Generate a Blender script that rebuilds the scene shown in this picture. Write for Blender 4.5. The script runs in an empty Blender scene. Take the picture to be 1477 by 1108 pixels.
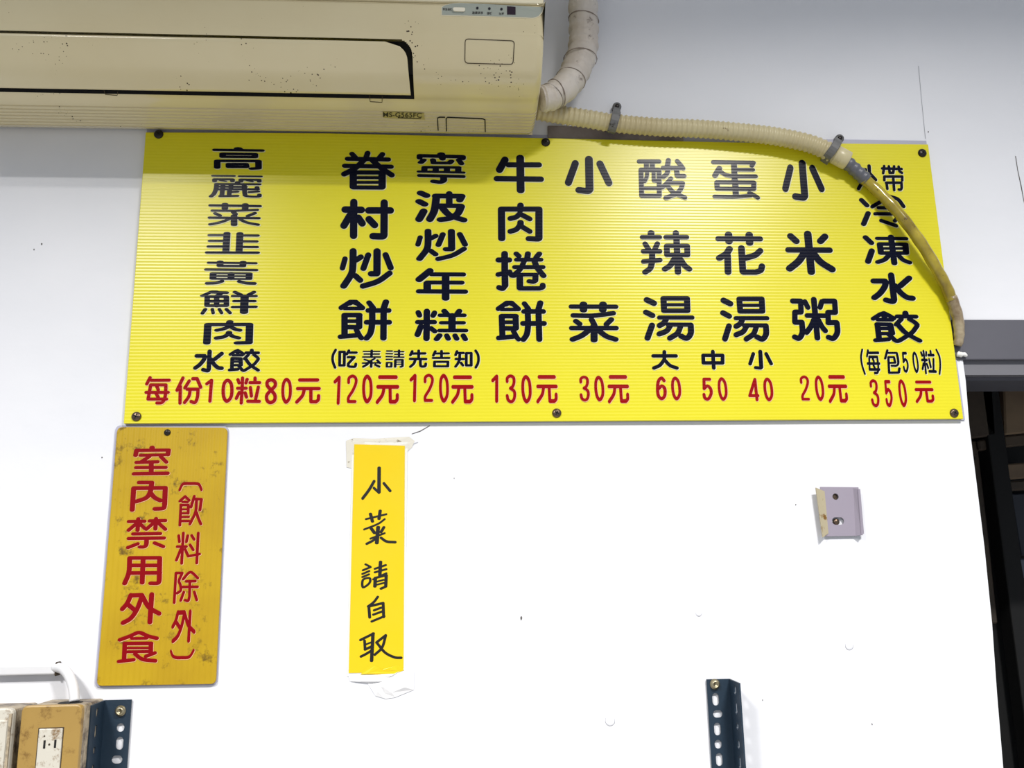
import bpy, bmesh, math, random
from mathutils import Vector, Matrix
random.seed(7)
SC = bpy.context.scene
COL = SC.collection

# ------------------------------------------------------------------ camera
F = 1304.0                 # focal length in pixels of the 1477 x 1108 frame
D = 1.26                   # camera to the wall face (wall face is the plane y = 0)
ZC = 1.60                  # camera height
RM = ((0.9978188532, 0.0029815281, -0.0659442695),
      (-0.0637762616, -0.2142255968, -0.9746999447),
      (-0.0170330457, 0.9767796600, -0.2135681886))
CAMP = Vector((0, -D, ZC))
cd = bpy.data.cameras.new('camera')
cd.sensor_fit = 'HORIZONTAL'; cd.sensor_width = 36.0
cd.lens = 36.0 * F / 1477.0
cd.clip_start = 0.02
cam = bpy.data.objects.new('camera', cd); COL.objects.link(cam)
cam.matrix_world = Matrix.Translation(CAMP) @ Matrix(RM).to_4x4()
SC.camera = cam

# ------------------------------------------------------------------ world, lamps, exposure
world = bpy.data.worlds.new('room_light'); SC.world = world
world.use_nodes = True
world.node_tree.nodes['Background'].inputs[0].default_value = (0.80, 0.88, 1.0, 1)
world.node_tree.nodes['Background'].inputs[1].default_value = 0.30
def lamp(name, loc, sx, sy, power, col):
    l = bpy.data.lights.new(name, 'AREA'); l.shape = 'RECTANGLE'
    l.spread = math.radians(140)   # louvred fittings: little light goes out sideways
    l.size = sx; l.size_y = sy; l.energy = power; l.color = col
    o = bpy.data.objects.new(name, l); COL.objects.link(o)
    o.location = loc                       # an area light faces straight down
    return o
lamp('ceiling_lamp_light', (0.86, -1.75, 3.13), 0.42, 0.10, 60, (1.0, 0.97, 0.93))
lamp('ceiling_lamp_light', (-1.12, -1.95, 3.05), 0.42, 0.10, 62, (1.0, 0.97, 0.93))
SC.view_settings.view_transform = 'Standard'
SC.view_settings.look = 'None'
SC.view_settings.gamma = 1.0
SC.view_settings.use_curve_mapping = False
SC.view_settings.exposure = 0.56

# ------------------------------------------------------------------ helpers
def ray(px, py):
    c = ((px - 738.5), -(py - 554.0), -F)
    return Vector([sum(RM[i][j] * c[j] for j in range(3)) for i in range(3)])
def P(px, py, dep=0.0):
    """point of the photograph (px, py) on the upright plane dep metres in front of the wall"""
    d = ray(px, py); t = (D - dep) / d.y
    return CAMP + d * t
def lin(r, g, b):
    f = lambda c: (c / 255 / 12.92) if c / 255 <= 0.04045 else ((c / 255 + 0.055) / 1.055) ** 2.4
    return (f(r), f(g), f(b), 1)
def mat(name, col, rough=0.5, metal=0.0, bump=0.0, bscale=60, spots=None, sscale=30, sth=0.6, sw=0.05,
        var=None, vscale=6, flute=None, coat=0.0, alpha=1.0, trans=0.0, spec=0.5, stretch=None, vstrength=1.0, specks=None):
    m = bpy.data.materials.new(name); m.use_nodes = True
    nt = m.node_tree; N = nt.nodes; L = nt.links
    b = N['Principled BSDF']
    b.inputs['Base Color'].default_value = col
    b.inputs['Roughness'].default_value = rough
    b.inputs['Metallic'].default_value = metal
    b.inputs['Specular IOR Level'].default_value = spec
    b.inputs['Coat Weight'].default_value = coat
    b.inputs['Coat Roughness'].default_value = 0.08
    b.inputs['Alpha'].default_value = alpha
    b.inputs['Transmission Weight'].default_value = trans
    geo = N.new('ShaderNodeNewGeometry')
    src = geo.outputs['Position']
    if stretch:
        mp = N.new('ShaderNodeMapping'); mp.inputs['Scale'].default_value = stretch
        L.new(src, mp.inputs['Vector']); vsrc = mp.outputs[0]
    else: vsrc = src
    cur = None
    def mix(fac, c1, c2, base):
        mx = N.new('ShaderNodeMix'); mx.data_type = 'RGBA'
        L.new(fac, mx.inputs[0])
        if base is None: mx.inputs[6].default_value = c1
        else: L.new(base, mx.inputs[6])
        mx.inputs[7].default_value = c2
        return mx.outputs[2]
    if var:
        n = N.new('ShaderNodeTexNoise'); n.inputs['Scale'].default_value = vscale; n.inputs['Detail'].default_value = 5
        L.new(vsrc, n.inputs['Vector'])
        r = N.new('ShaderNodeMapRange'); r.inputs[1].default_value = 0.30; r.inputs[2].default_value = 0.68
        r.inputs[4].default_value = vstrength
        L.new(n.outputs[0], r.inputs[0]); cur = mix(r.outputs[0], col, var, None)
    if spots:
        n = N.new('ShaderNodeTexNoise'); n.inputs['Scale'].default_value = sscale; n.inputs['Detail'].default_value = 8
        n.inputs['Roughness'].default_value = 0.7
        L.new(src, n.inputs['Vector'])
        r = N.new('ShaderNodeMapRange'); r.inputs[1].default_value = sth; r.inputs[2].default_value = sth + sw
        L.new(n.outputs[0], r.inputs[0]); cur = mix(r.outputs[0], col, spots, cur)
    if specks:          # clustered small fly specks
        scol, sc1, sc2, th = specks
        vo = N.new('ShaderNodeTexVoronoi'); vo.inputs['Scale'].default_value = sc1; L.new(src, vo.inputs['Vector'])
        n = N.new('ShaderNodeTexNoise'); n.inputs['Scale'].default_value = sc2; n.inputs['Detail'].default_value = 3; L.new(src, n.inputs['Vector'])
        r = N.new('ShaderNodeMapRange'); r.inputs[1].default_value = 0.56; r.inputs[2].default_value = 0.72; r.inputs[4].default_value = th
        L.new(n.outputs[0], r.inputs[0])
        lt = N.new('ShaderNodeMath'); lt.operation = 'LESS_THAN'; L.new(vo.outputs['Distance'], lt.inputs[0]); L.new(r.outputs[0], lt.inputs[1])
        cur = mix(lt.outputs[0], col, scol, cur)
    if cur is not None: L.new(cur, b.inputs['Base Color'])
    last = None
    if flute:
        axis, pitch, amp = flute
        sep = N.new('ShaderNodeSeparateXYZ'); L.new(src, sep.inputs[0])
        mu = N.new('ShaderNodeMath'); mu.operation = 'MULTIPLY'; mu.inputs[1].default_value = 2 * math.pi / pitch
        L.new(sep.outputs[axis], mu.inputs[0])
        si = N.new('ShaderNodeMath'); si.operation = 'SINE'; L.new(mu.outputs[0], si.inputs[0])
        bp = N.new('ShaderNodeBump'); bp.inputs['Distance'].default_value = amp; bp.inputs['Strength'].default_value = 1
        L.new(si.outputs[0], bp.inputs['Height']); last = bp
    if bump:
        n = N.new('ShaderNodeTexNoise'); n.inputs['Scale'].default_value = bscale; n.inputs['Detail'].default_value = 6
        L.new(vsrc, n.inputs['Vector'])
        bp = N.new('ShaderNodeBump'); bp.inputs['Distance'].default_value = bump; bp.inputs['Strength'].default_value = 1
        L.new(n.outputs[0], bp.inputs['Height'])
        if last: L.new(last.outputs[0], bp.inputs['Normal'])
        last = bp
    if last: L.new(last.outputs[0], b.inputs['Normal'])
    return m
def obj(name, verts, faces, m, parent=None, smooth=False, loc=None):
    """one mesh object, world coordinates; its origin is put at loc or at the bounding box centre"""
    me = bpy.data.meshes.new(name)
    vs = [Vector(v) for v in verts]
    if loc is None:
        if parent is not None: loc = Vector(parent.location)
        else:
            lo = [min(v[i] for v in vs) for i in range(3)]; hi = [max(v[i] for v in vs) for i in range(3)]
            loc = Vector([(a + b) / 2 for a, b in zip(lo, hi)])
    loc = Vector(loc)
    me.from_pydata([v - loc for v in vs], [], faces)
    for mm in (m if isinstance(m, (list, tuple)) else [m]): me.materials.append(mm)
    if smooth:
        for p in me.polygons: p.use_smooth = True
    me.update()
    o = bpy.data.objects.new(name, me); COL.objects.link(o)
    if parent is not None:
        o.parent = parent; o.location = loc - world_loc(parent)
    else: o.location = loc
    return o
WL = {}
def world_loc(o):
    v = Vector(o.location)
    while o.parent: o = o.parent; v += Vector(o.location)
    return v
def obj_at(name, verts, faces, m, parent, smooth=False):
    """child whose origin coincides with its own centre"""
    vs = [Vector(v) for v in verts]
    lo = [min(v[i] for v in vs) for i in range(3)]; hi = [max(v[i] for v in vs) for i in range(3)]
    return obj(name, verts, faces, m, parent, smooth, [(a + b) / 2 for a, b in zip(lo, hi)])
def thing(name, label, cat, loc, group=None):
    o = bpy.data.objects.new(name, None); COL.objects.link(o); o.location = loc
    o.empty_display_size = 0.05
    o['label'] = label; o['category'] = cat
    if group: o['group'] = group
    return o
def tag(o, label, cat, group=None):
    o['label'] = label; o['category'] = cat
    if group: o['group'] = group
    return o
def struct(o): o['kind'] = 'structure'; return o
def box(x0, x1, y0, y1, z0, z1):
    v = [(x, y, z) for x in (x0, x1) for y in (y0, y1) for z in (z0, z1)]
    f = [(0, 1, 3, 2), (4, 6, 7, 5), (0, 4, 5, 1), (2, 3, 7, 6), (0, 2, 6, 4), (1, 5, 7, 3)]
    return v, f
def bevel(o, w, seg=2, ang=40):
    md = o.modifiers.new('bevel', 'BEVEL'); md.width = w; md.segments = seg; md.limit_method = 'ANGLE'
    md.angle_limit = math.radians(ang)
    return o
def slab(front, thick, n=None):
    """closed slab: front = polygon of world points facing -y, thick = metres back along +y"""
    k = len(front)
    v = [Vector(p) for p in front] + [Vector(p) + Vector((0, thick, 0)) for p in front]
    f = [tuple(range(k)), tuple(range(2 * k - 1, k - 1, -1))]
    for i in range(k):
        j = (i + 1) % k; f.append((i, i + k, j + k, j))
    return v, f
def roundpoly(pts, r, seg=5):
    """2D polygon (px) with rounded corners"""
    out = []
    n = len(pts)
    for i in range(n):
        p0, p1, p2 = Vector(pts[i - 1]), Vector(pts[i]), Vector(pts[(i + 1) % n])
        a = (p0 - p1).normalized(); b = (p2 - p1).normalized()
        A = p1 + a * r; B = p1 + b * r
        for k in range(seg + 1):
            t = k / seg
            out.append(tuple((1 - t) ** 2 * A + 2 * t * (1 - t) * p1 + t * t * B))
    return out
def catmull(pts, n=6, closed=False):
    pts = [Vector(p) for p in pts]
    if closed: ext = [pts[-2]] + pts + [pts[1]]
    else: ext = [pts[0] * 2 - pts[1]] + pts + [pts[-1] * 2 - pts[-2]]
    out = []
    for i in range(1, len(ext) - 2):
        p0, p1, p2, p3 = ext[i - 1:i + 3]
        for k in range(n):
            t = k / n
            out.append(0.5 * ((2 * p1) + (p2 - p0) * t + (2 * p0 - 5 * p1 + 4 * p2 - p3) * t * t + (3 * p1 - p0 - 3 * p2 + p3) * t ** 3))
    out.append(pts[-1])
    return out
def sweep(pts, rads, seg=16, cap=True):
    """tube along points"""
    pts = [Vector(p) for p in pts]; n = len(pts)
    if not isinstance(rads, (list, tuple)): rads = [rads] * n
    v = []; f = []
    up = Vector((0, -1, 0))
    for i, p in enumerate(pts):
        t = (pts[min(i + 1, n - 1)] - pts[max(i - 1, 0)]).normalized()
        if abs(t.dot(up)) > 0.95: up = Vector((0, 0, 1)) if abs(t.z) < .8 else Vector((1, 0, 0))
        a = (up - t * up.dot(t)).normalized(); b = t.cross(a); up = a
        for k in range(seg):
            th = 2 * math.pi * k / seg
            v.append(p + (a * math.cos(th) + b * math.sin(th)) * rads[i])
    for i in range(n - 1):
        for k in range(seg):
            j = (k + 1) % seg
            f.append((i * seg + k, i * seg + j, (i + 1) * seg + j, (i + 1) * seg + k))
    if cap:
        f.append(tuple(range(seg - 1, -1, -1))); f.append(tuple((n - 1) * seg + k for k in range(seg)))
    return v, f
def join(*parts):
    v = []; f = []
    for pv, pf in parts:
        o = len(v); v += [Vector(p) for p in pv]; f += [tuple(i + o for i in q) for q in pf]
    return v, f
def resample(pts, step):
    pts = [Vector(p) for p in pts]; out = [pts[0]]; acc = 0
    for a, b in zip(pts, pts[1:]):
        L = (b - a).length; d = step - acc
        while d <= L:
            out.append(a + (b - a) * (d / L)); d += step
        acc = (acc + L) % step
    return out
def lathe(center, axis, prof, seg=20):
    """prof: list of (radius, height along axis)"""
    axis = Vector(axis).normalized(); a = axis.orthogonal().normalized(); b = axis.cross(a)
    v = []; f = []; c = Vector(center)
    for r, h in prof:
        for k in range(seg):
            th = 2 * math.pi * k / seg
            v.append(c + axis * h + (a * math.cos(th) + b * math.sin(th)) * r)
    for i in range(len(prof) - 1):
        for k in range(seg):
            j = (k + 1) % seg; f.append((i * seg + k, i * seg + j, (i + 1) * seg + j, (i + 1) * seg + k))
    f.append(tuple(range(seg - 1, -1, -1))); f.append(tuple((len(prof) - 1) * seg + k for k in range(seg)))
    return v, f
def plate_holes(name, outer, holes, thick, m, parent, to_world):
    """flat plate with real holes: outer and holes are 2D point lists, filled as a curve and turned into a mesh"""
    cu = bpy.data.curves.new(name + '_curve', 'CURVE'); cu.dimensions = '2D'; cu.fill_mode = 'BOTH'; cu.extrude = thick / 2
    for poly in [outer] + holes:
        sp = cu.splines.new('POLY'); sp.points.add(len(poly) - 1); sp.use_cyclic_u = True
        for q, (x, y) in zip(sp.points, poly): q.co = (x, y, 0, 1)
    tmp = bpy.data.objects.new('tmp', cu); COL.objects.link(tmp)
    dg = bpy.context.evaluated_depsgraph_get()
    me = bpy.data.meshes.new_from_object(tmp.evaluated_get(dg))
    vs = [to_world(v.co) for v in me.vertices]; fs = [tuple(p.vertices) for p in me.polygons]
    bpy.data.objects.remove(tmp); bpy.data.curves.remove(cu); bpy.data.meshes.remove(me)
    return obj_at(name, vs, fs, m, parent)
def slot(cx, cy, w, h, seg=6):
    r = min(w, h) / 2; out = []
    dx = (w / 2 - r); dy = (h / 2 - r)
    for q in range(4):
        sx = (1, -1, -1, 1)[q]; sy = (1, 1, -1, -1)[q]
        for k in range(seg + 1):
            a = math.pi / 2 * (q + k / seg)
            out.append((cx + sx * dx + r * math.cos(a), cy + sy * dy + r * math.sin(a)))
    return out

# ------------------------------------------------------------------ materials
M_wall = mat('white_wall_paint', lin(232, 233, 238), 0.55, bump=0.0012, bscale=9, var=lin(222, 224, 230), vscale=2.5, stretch=(1, 1, 1.6))
M_grey = mat('grey_lintel_paint', lin(92, 92, 101), 0.5, bump=0.0006, bscale=20, var=lin(86, 86, 94), vscale=5)
M_dark = mat('dark_room_surface', lin(12, 13, 15), 0.8)  # weak light of the back room put into a near-black colour
M_brown = mat('dark_brown_board', lin(84, 72, 58), 0.7, var=lin(56, 48, 40), vscale=9, spots=lin(20, 18, 16), sscale=22, sth=.6)
M_tan = mat('dusty_tan_board', lin(136, 116, 92), 0.7, var=lin(100, 84, 68), vscale=9)
M_slate = mat('slate_panel', lin(38, 43, 54), 0.6)
M_yel = mat('yellow_fluted_plastic', lin(225, 216, 36), 0.29, flute=(2, 0.0048, 0.000045), var=lin(220, 210, 30), vscale=3, spots=lin(165, 145, 22), sscale=45, sth=.74, sw=.06)
M_yel2 = mat('aged_yellow_fluted_plastic', lin(192, 160, 14), 0.36, flute=(0, 0.0075, 0.0002), var=lin(172, 138, 8), vscale=7, spots=lin(104, 80, 12), sscale=44, sth=.565, sw=.12)
M_back = mat('pale_plastic_backing', lin(176, 176, 196), 0.4)
M_ink = mat('black_vinyl_lettering', lin(4, 8, 30), 0.24, spec=.13, flute=(2, 0.0048, 0.00003))
M_red = mat('red_vinyl_lettering', lin(146, 0, 8), 0.4, spec=.1, flute=(2, 0.0048, 0.00005))
M_red2 = mat('dark_red_vinyl_lettering', lin(132, 0, 12), 0.5, spec=.12)
M_halo = mat('pale_vinyl_edge', lin(216, 214, 176), 0.4)
M_halor = mat('pale_pink_vinyl_edge', lin(226, 176, 130), 0.4)
M_paper = mat('yellow_notice_paper', lin(222, 196, 30), 0.28, bump=0.0002, bscale=90, var=lin(228, 196, 12), vscale=12)
M_pen = mat('black_marker_ink', lin(20, 17, 15), 0.4)
M_tape = mat('white_paper_tape', lin(240, 240, 242), 0.35, bump=0.001, bscale=40)
M_lam = mat('milky_laminate_edge', lin(226, 226, 220), 0.25)
M_tapeg = mat('aged_clear_tape', lin(214, 210, 198), 0.3, spots=lin(150, 140, 120), sscale=70, sth=.58)
M_ac = mat('yellowed_cream_plastic', lin(214, 203, 168), 0.22, var=lin(206, 192, 152), vscale=4, spots=lin(70, 52, 30), sscale=110, sth=.72, sw=.03, coat=.35, specks=(lin(60, 44, 28), 210, 16, .30))
M_acp = mat('cream_front_panel_plastic', lin(226, 218, 190), 0.25, coat=.3)
M_acd = mat('outlet_shade_black', lin(16, 17, 22), 0.6)  # shade of the recess behind the louver, put in as black colour
M_line = mat('dark_seam_dirt', lin(60, 48, 32), 0.8)
M_strip = mat('grey_blue_control_strip', lin(158, 164, 154), 0.35)
M_btn = mat('cream_button', lin(232, 226, 206), 0.3)
M_led = mat('dark_indicator_lens', lin(34, 32, 36), 0.2)
M_recv = mat('dark_purple_receiver_window', lin(38, 18, 34), 0.15)
M_print = mat('dark_print', lin(40, 36, 34), 0.5)
M_label = mat('dull_label_film', lin(176, 164, 108), 0.4)
M_hose = mat('yellowed_corrugated_hose', lin(206, 196, 158), 0.34, var=lin(190, 176, 136), vscale=14, spots=lin(120, 100, 70), sscale=60, sth=.66)
M_tube = mat('grimy_clear_yellow_tube', lin(182, 164, 52), 0.2, var=lin(128, 110, 38), vscale=34, specks=(lin(70, 50, 24), 150, 30, .34), spots=lin(78, 56, 22), sscale=75, sth=.6, sw=.06, coat=.4)
M_tube2 = mat('brown_stained_tube_end', lin(186, 174, 146), 0.25, var=lin(104, 80, 48), vscale=40, coat=.4)
M_gtape = mat('grey_electrical_tape', lin(96, 98, 106), 0.4, bump=0.001, bscale=60)
M_clip = mat('grey_plastic_saddle', lin(104, 104, 104), 0.5, spots=lin(50, 48, 46), sscale=60, sth=.62)
M_wrap = mat('grimy_white_pipe_wrap', lin(214, 208, 200), 0.5, bump=0.006, bscale=28, var=lin(190, 180, 170), vscale=12, spots=lin(104, 90, 84), sscale=40, sth=.6, sw=.1)
M_seal = mat('putty_sealant', lin(232, 232, 230), 0.6)
M_steel = mat('dull_brown_screw', lin(104, 88, 74), 0.3, metal=.8, bump=.0006, bscale=200)
M_screwd = mat('dark_screw', lin(46, 42, 40), 0.35, metal=.6)
M_blk = mat('black_recess', lin(10, 9, 8), 0.8)
M_brass = mat('brassy_bolt', lin(172, 162, 134), 0.32, metal=.9)
M_angle = mat('blue_grey_enamelled_steel', lin(24, 42, 58), 0.45, bump=.0002, bscale=200, var=lin(30, 48, 64), vscale=10)
M_plate = mat('aged_tan_switch_plate', lin(160, 130, 68), 0.4, var=lin(146, 116, 58), vscale=10, spots=lin(104, 74, 30), sscale=42, sth=.55, sw=.14, stretch=(1, 1, .4))
M_boxs = mat('grimy_cream_box', lin(168, 154, 130), 0.5, spots=lin(84, 72, 62), sscale=40, sth=.45, sw=.16)
M_sock = mat('grimy_white_socket', lin(196, 192, 180), 0.4, spots=lin(126, 102, 72), sscale=60, sth=.54, sw=.12)
M_trunk = mat('white_trunking', lin(214, 215, 218), 0.45)
M_brk = mat('pale_lilac_metal', lin(158, 150, 164), 0.35, metal=.2)
M_brkb = mat('dirty_beige_flange', lin(176, 166, 138), 0.5, spots=lin(120, 86, 30), sscale=60, sth=.55)

# ------------------------------------------------------------------ the room: back wall with the doorway, lintel, dark room beyond
zf = 0.0
xl, xr, ztop = -2.6, 2.4, 3.15
e = [P(1388, 462), P(1393, 550), P(1398, 613), P(1409, 700), P(1420, 790), P(1431, 900), P(1438, 1000), P(1447, 1108)]
zlin = P(1430, 461.8).z; xop = P(1393, 500).x
edge = [(e[1].x - .001, zlin)] + [(q.x, q.z) for q in e[1:]] + [(e[-1].x + .01, zf)]
wallpoly = [(xl, zf), (xl, ztop), (xr, ztop), (xr, zlin)] + edge
wv, wf = slab([(x, 0, z) for x, z in wallpoly], 0.10)
wall = struct(obj('wall_back', wv, wf, M_wall, loc=(0, 0, 0)))
# shallow plaster seams and paint chips that belong to the wall
def strip(name, pts, w, m, parent, dep=0.0006):
    ps = [P(x, y, dep) for x, y in pts]; v = []; f = []
    for i, p in enumerate(ps):
        t = (ps[min(i + 1, len(ps) - 1)] - ps[max(i - 1, 0)]).normalized()
        nrm = Vector((-t.z, 0, t.x)) * (w / 2) * (0.6 + 0.8 * random.random())
        v += [p + nrm, p - nrm]
    for i in range(len(ps) - 1): f.append((2 * i, 2 * i + 2, 2 * i + 3, 2 * i + 1))
    k = len(v); v += [q + Vector((0, 0.0005, 0)) for q in v]
    f += [tuple(i + k for i in reversed(q)) for q in f]
    return obj_at(name, v, f, m, parent)
M_crk = mat('dark_crack', lin(90, 86, 84), 0.8); M_crkl = mat('faint_plaster_line', lin(176, 178, 184), 0.7)
strip('crack', [(1465, 225), (1468, 245), (1473, 268), (1477, 290), (1482, 310)], .0011, M_crk, wall)
strip('plaster_seam', [(1325, 95), (1329, 140), (1335, 200)], .0008, M_crkl, wall)
strip('pencil_mark', [(594, 626), (606, 622), (620, 614)], .0012, M_crk, wall)
strip('plaster_seam', [(578, 649), (588, 651), (597, 640), (603, 638)], .001, M_crkl, wall)
for x, y, r in [(752, 892, 2.2), (1339, 190, 1.3), (1010, 886, 1.0), (1221, 930, .9), (1148, 728, 1.0), (147, 660, 1.2), (60, 352, 1.3), (49, 360, 1.1), (1258, 1045, 1.0), (1100, 1010, 1.0), (655, 690, .8)]:
    c = P(x, y, 0.0005); pts = []
    for k in range(7):
        a = k / 7 * 6.283; rr = r * .00095 * random.uniform(.7, 1.3)
        pts.append(c + Vector((rr * .7 * math.cos(a), 0, rr * 1.2 * math.sin(a))))
    v, f = slab(pts, .0006); obj_at('paint_chip', v, f, M_crk, wall)
for x, y, w_, h_ in [(1008, 885, 9, 3), (300, 640, 6, 3), (1225, 932, 12, 4), (880, 1040, 14, 4)]:
    c = P(x, y, 0.0004)
    v, f = lathe(c, (0, -1, 0), [(w_ * .0005, -.0002), (w_ * .0004, .0006), (.0001, .0009)], 10)
    obj_at('paint_blob', v, f, M_wall, wall, True)
# lintel over the doorway: front face and soffit
zb = P(1430, 519.5).z
v, f = box(P(1384, 500).x - .05, xr, -0.003, 0.094, zb, zlin); lint = obj('trim_1', v, f, M_grey)
bevel(lint, .0015); struct(lint)
zb2 = P(1430, 541, -.006).z; zb3 = P(1430, 549, -.02).z
v, f = box(P(1384, 500).x - .01, xr, 0.006, 0.096, zb2, zb); struct(obj('trim_2', v, f, mat('pale_grey_frame_paint', lin(112, 112, 118), .5)))
v, f = box(P(1384, 500).x, xr, 0.02, 0.10, zb3, zb2); struct(obj('trim_4', v, f, M_grey))
# side walls, ceiling, floor of the dining room (behind and around the camera)
v, f = box(xl - .1, xr + .1, -3.6, 1.5, -0.1, 0.0); struct(obj('floor', v, f, mat('grey_floor_tile', lin(150, 148, 144), .4)))
v, f = box(xl - .1, xr + .1, -3.6, -0.0, 3.16, 3.2); struct(obj('ceiling', v, f, mat('white_ceiling', lin(225, 225, 225), .7)))
# dark back room
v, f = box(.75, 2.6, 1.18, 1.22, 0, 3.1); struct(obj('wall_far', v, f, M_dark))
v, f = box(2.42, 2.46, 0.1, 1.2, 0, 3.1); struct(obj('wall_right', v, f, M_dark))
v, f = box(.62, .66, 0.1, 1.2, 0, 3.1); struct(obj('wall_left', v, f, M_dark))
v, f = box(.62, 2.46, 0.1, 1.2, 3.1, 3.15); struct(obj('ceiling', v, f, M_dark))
def panel(name, poly, dep, th, m, parent):
    pts = [P(x, y, dep) for x, y in poly]
    v, f = slab(pts, th); return bevel(obj_at(name, v, f, m, parent), .003, 1)
q = P(1440, 900, -.5)
rack = thing('storage_cabinet', 'dark dusty storage cabinet with brown boards inside the unlit doorway', 'cabinet', (q.x + .1, .5, 0))
panel('door', [(1384, 562), (1432, 558), (1437, 628), (1392, 633)], -.50, .02, M_brown, rack)
panel('door', [(1448, 556), (1500, 548), (1500, 622), (1450, 627)], -.50, .02, M_tan, rack)
panel('rail', [(1411, 635), (1438, 631), (1439, 647), (1413, 650)], -.51, .02, M_brown, rack)
panel('rail', [(1448, 629), (1500, 624), (1500, 640), (1450, 645)], -.51, .02, M_brown, rack)
panel('shelf_board', [(1452, 669), (1500, 666), (1500, 688), (1455, 692)], -.50, .02, M_tan, rack)
panel('shelf_board', [(1456, 694), (1500, 691), (1500, 705), (1458, 708)], -.50, .02, M_brown, rack)
panel('side_board', [(1398, 636), (1410, 635), (1425, 760), (1440, 900), (1412, 900)], -.52, .02, M_brown, rack)
panel('glass_front', [(1458, 712), (1500, 710), (1500, 802), (1472, 802)], -.54, .01, M_slate, rack)
panel('lower_rail', [(1470, 806), (1500, 806), (1500, 834), (1475, 834)], -.50, .02, mat('pale_slate_rail', lin(84, 90, 104), .5), rack)
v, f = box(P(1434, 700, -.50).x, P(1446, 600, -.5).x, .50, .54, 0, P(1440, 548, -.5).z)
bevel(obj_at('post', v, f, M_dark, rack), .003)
v, f = box(P(1384, 700, -.56).x, 1.9, .56, .60, 0, P(1440, 548, -.5).z); obj_at('back_panel', v, f, M_dark, rack)

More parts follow.
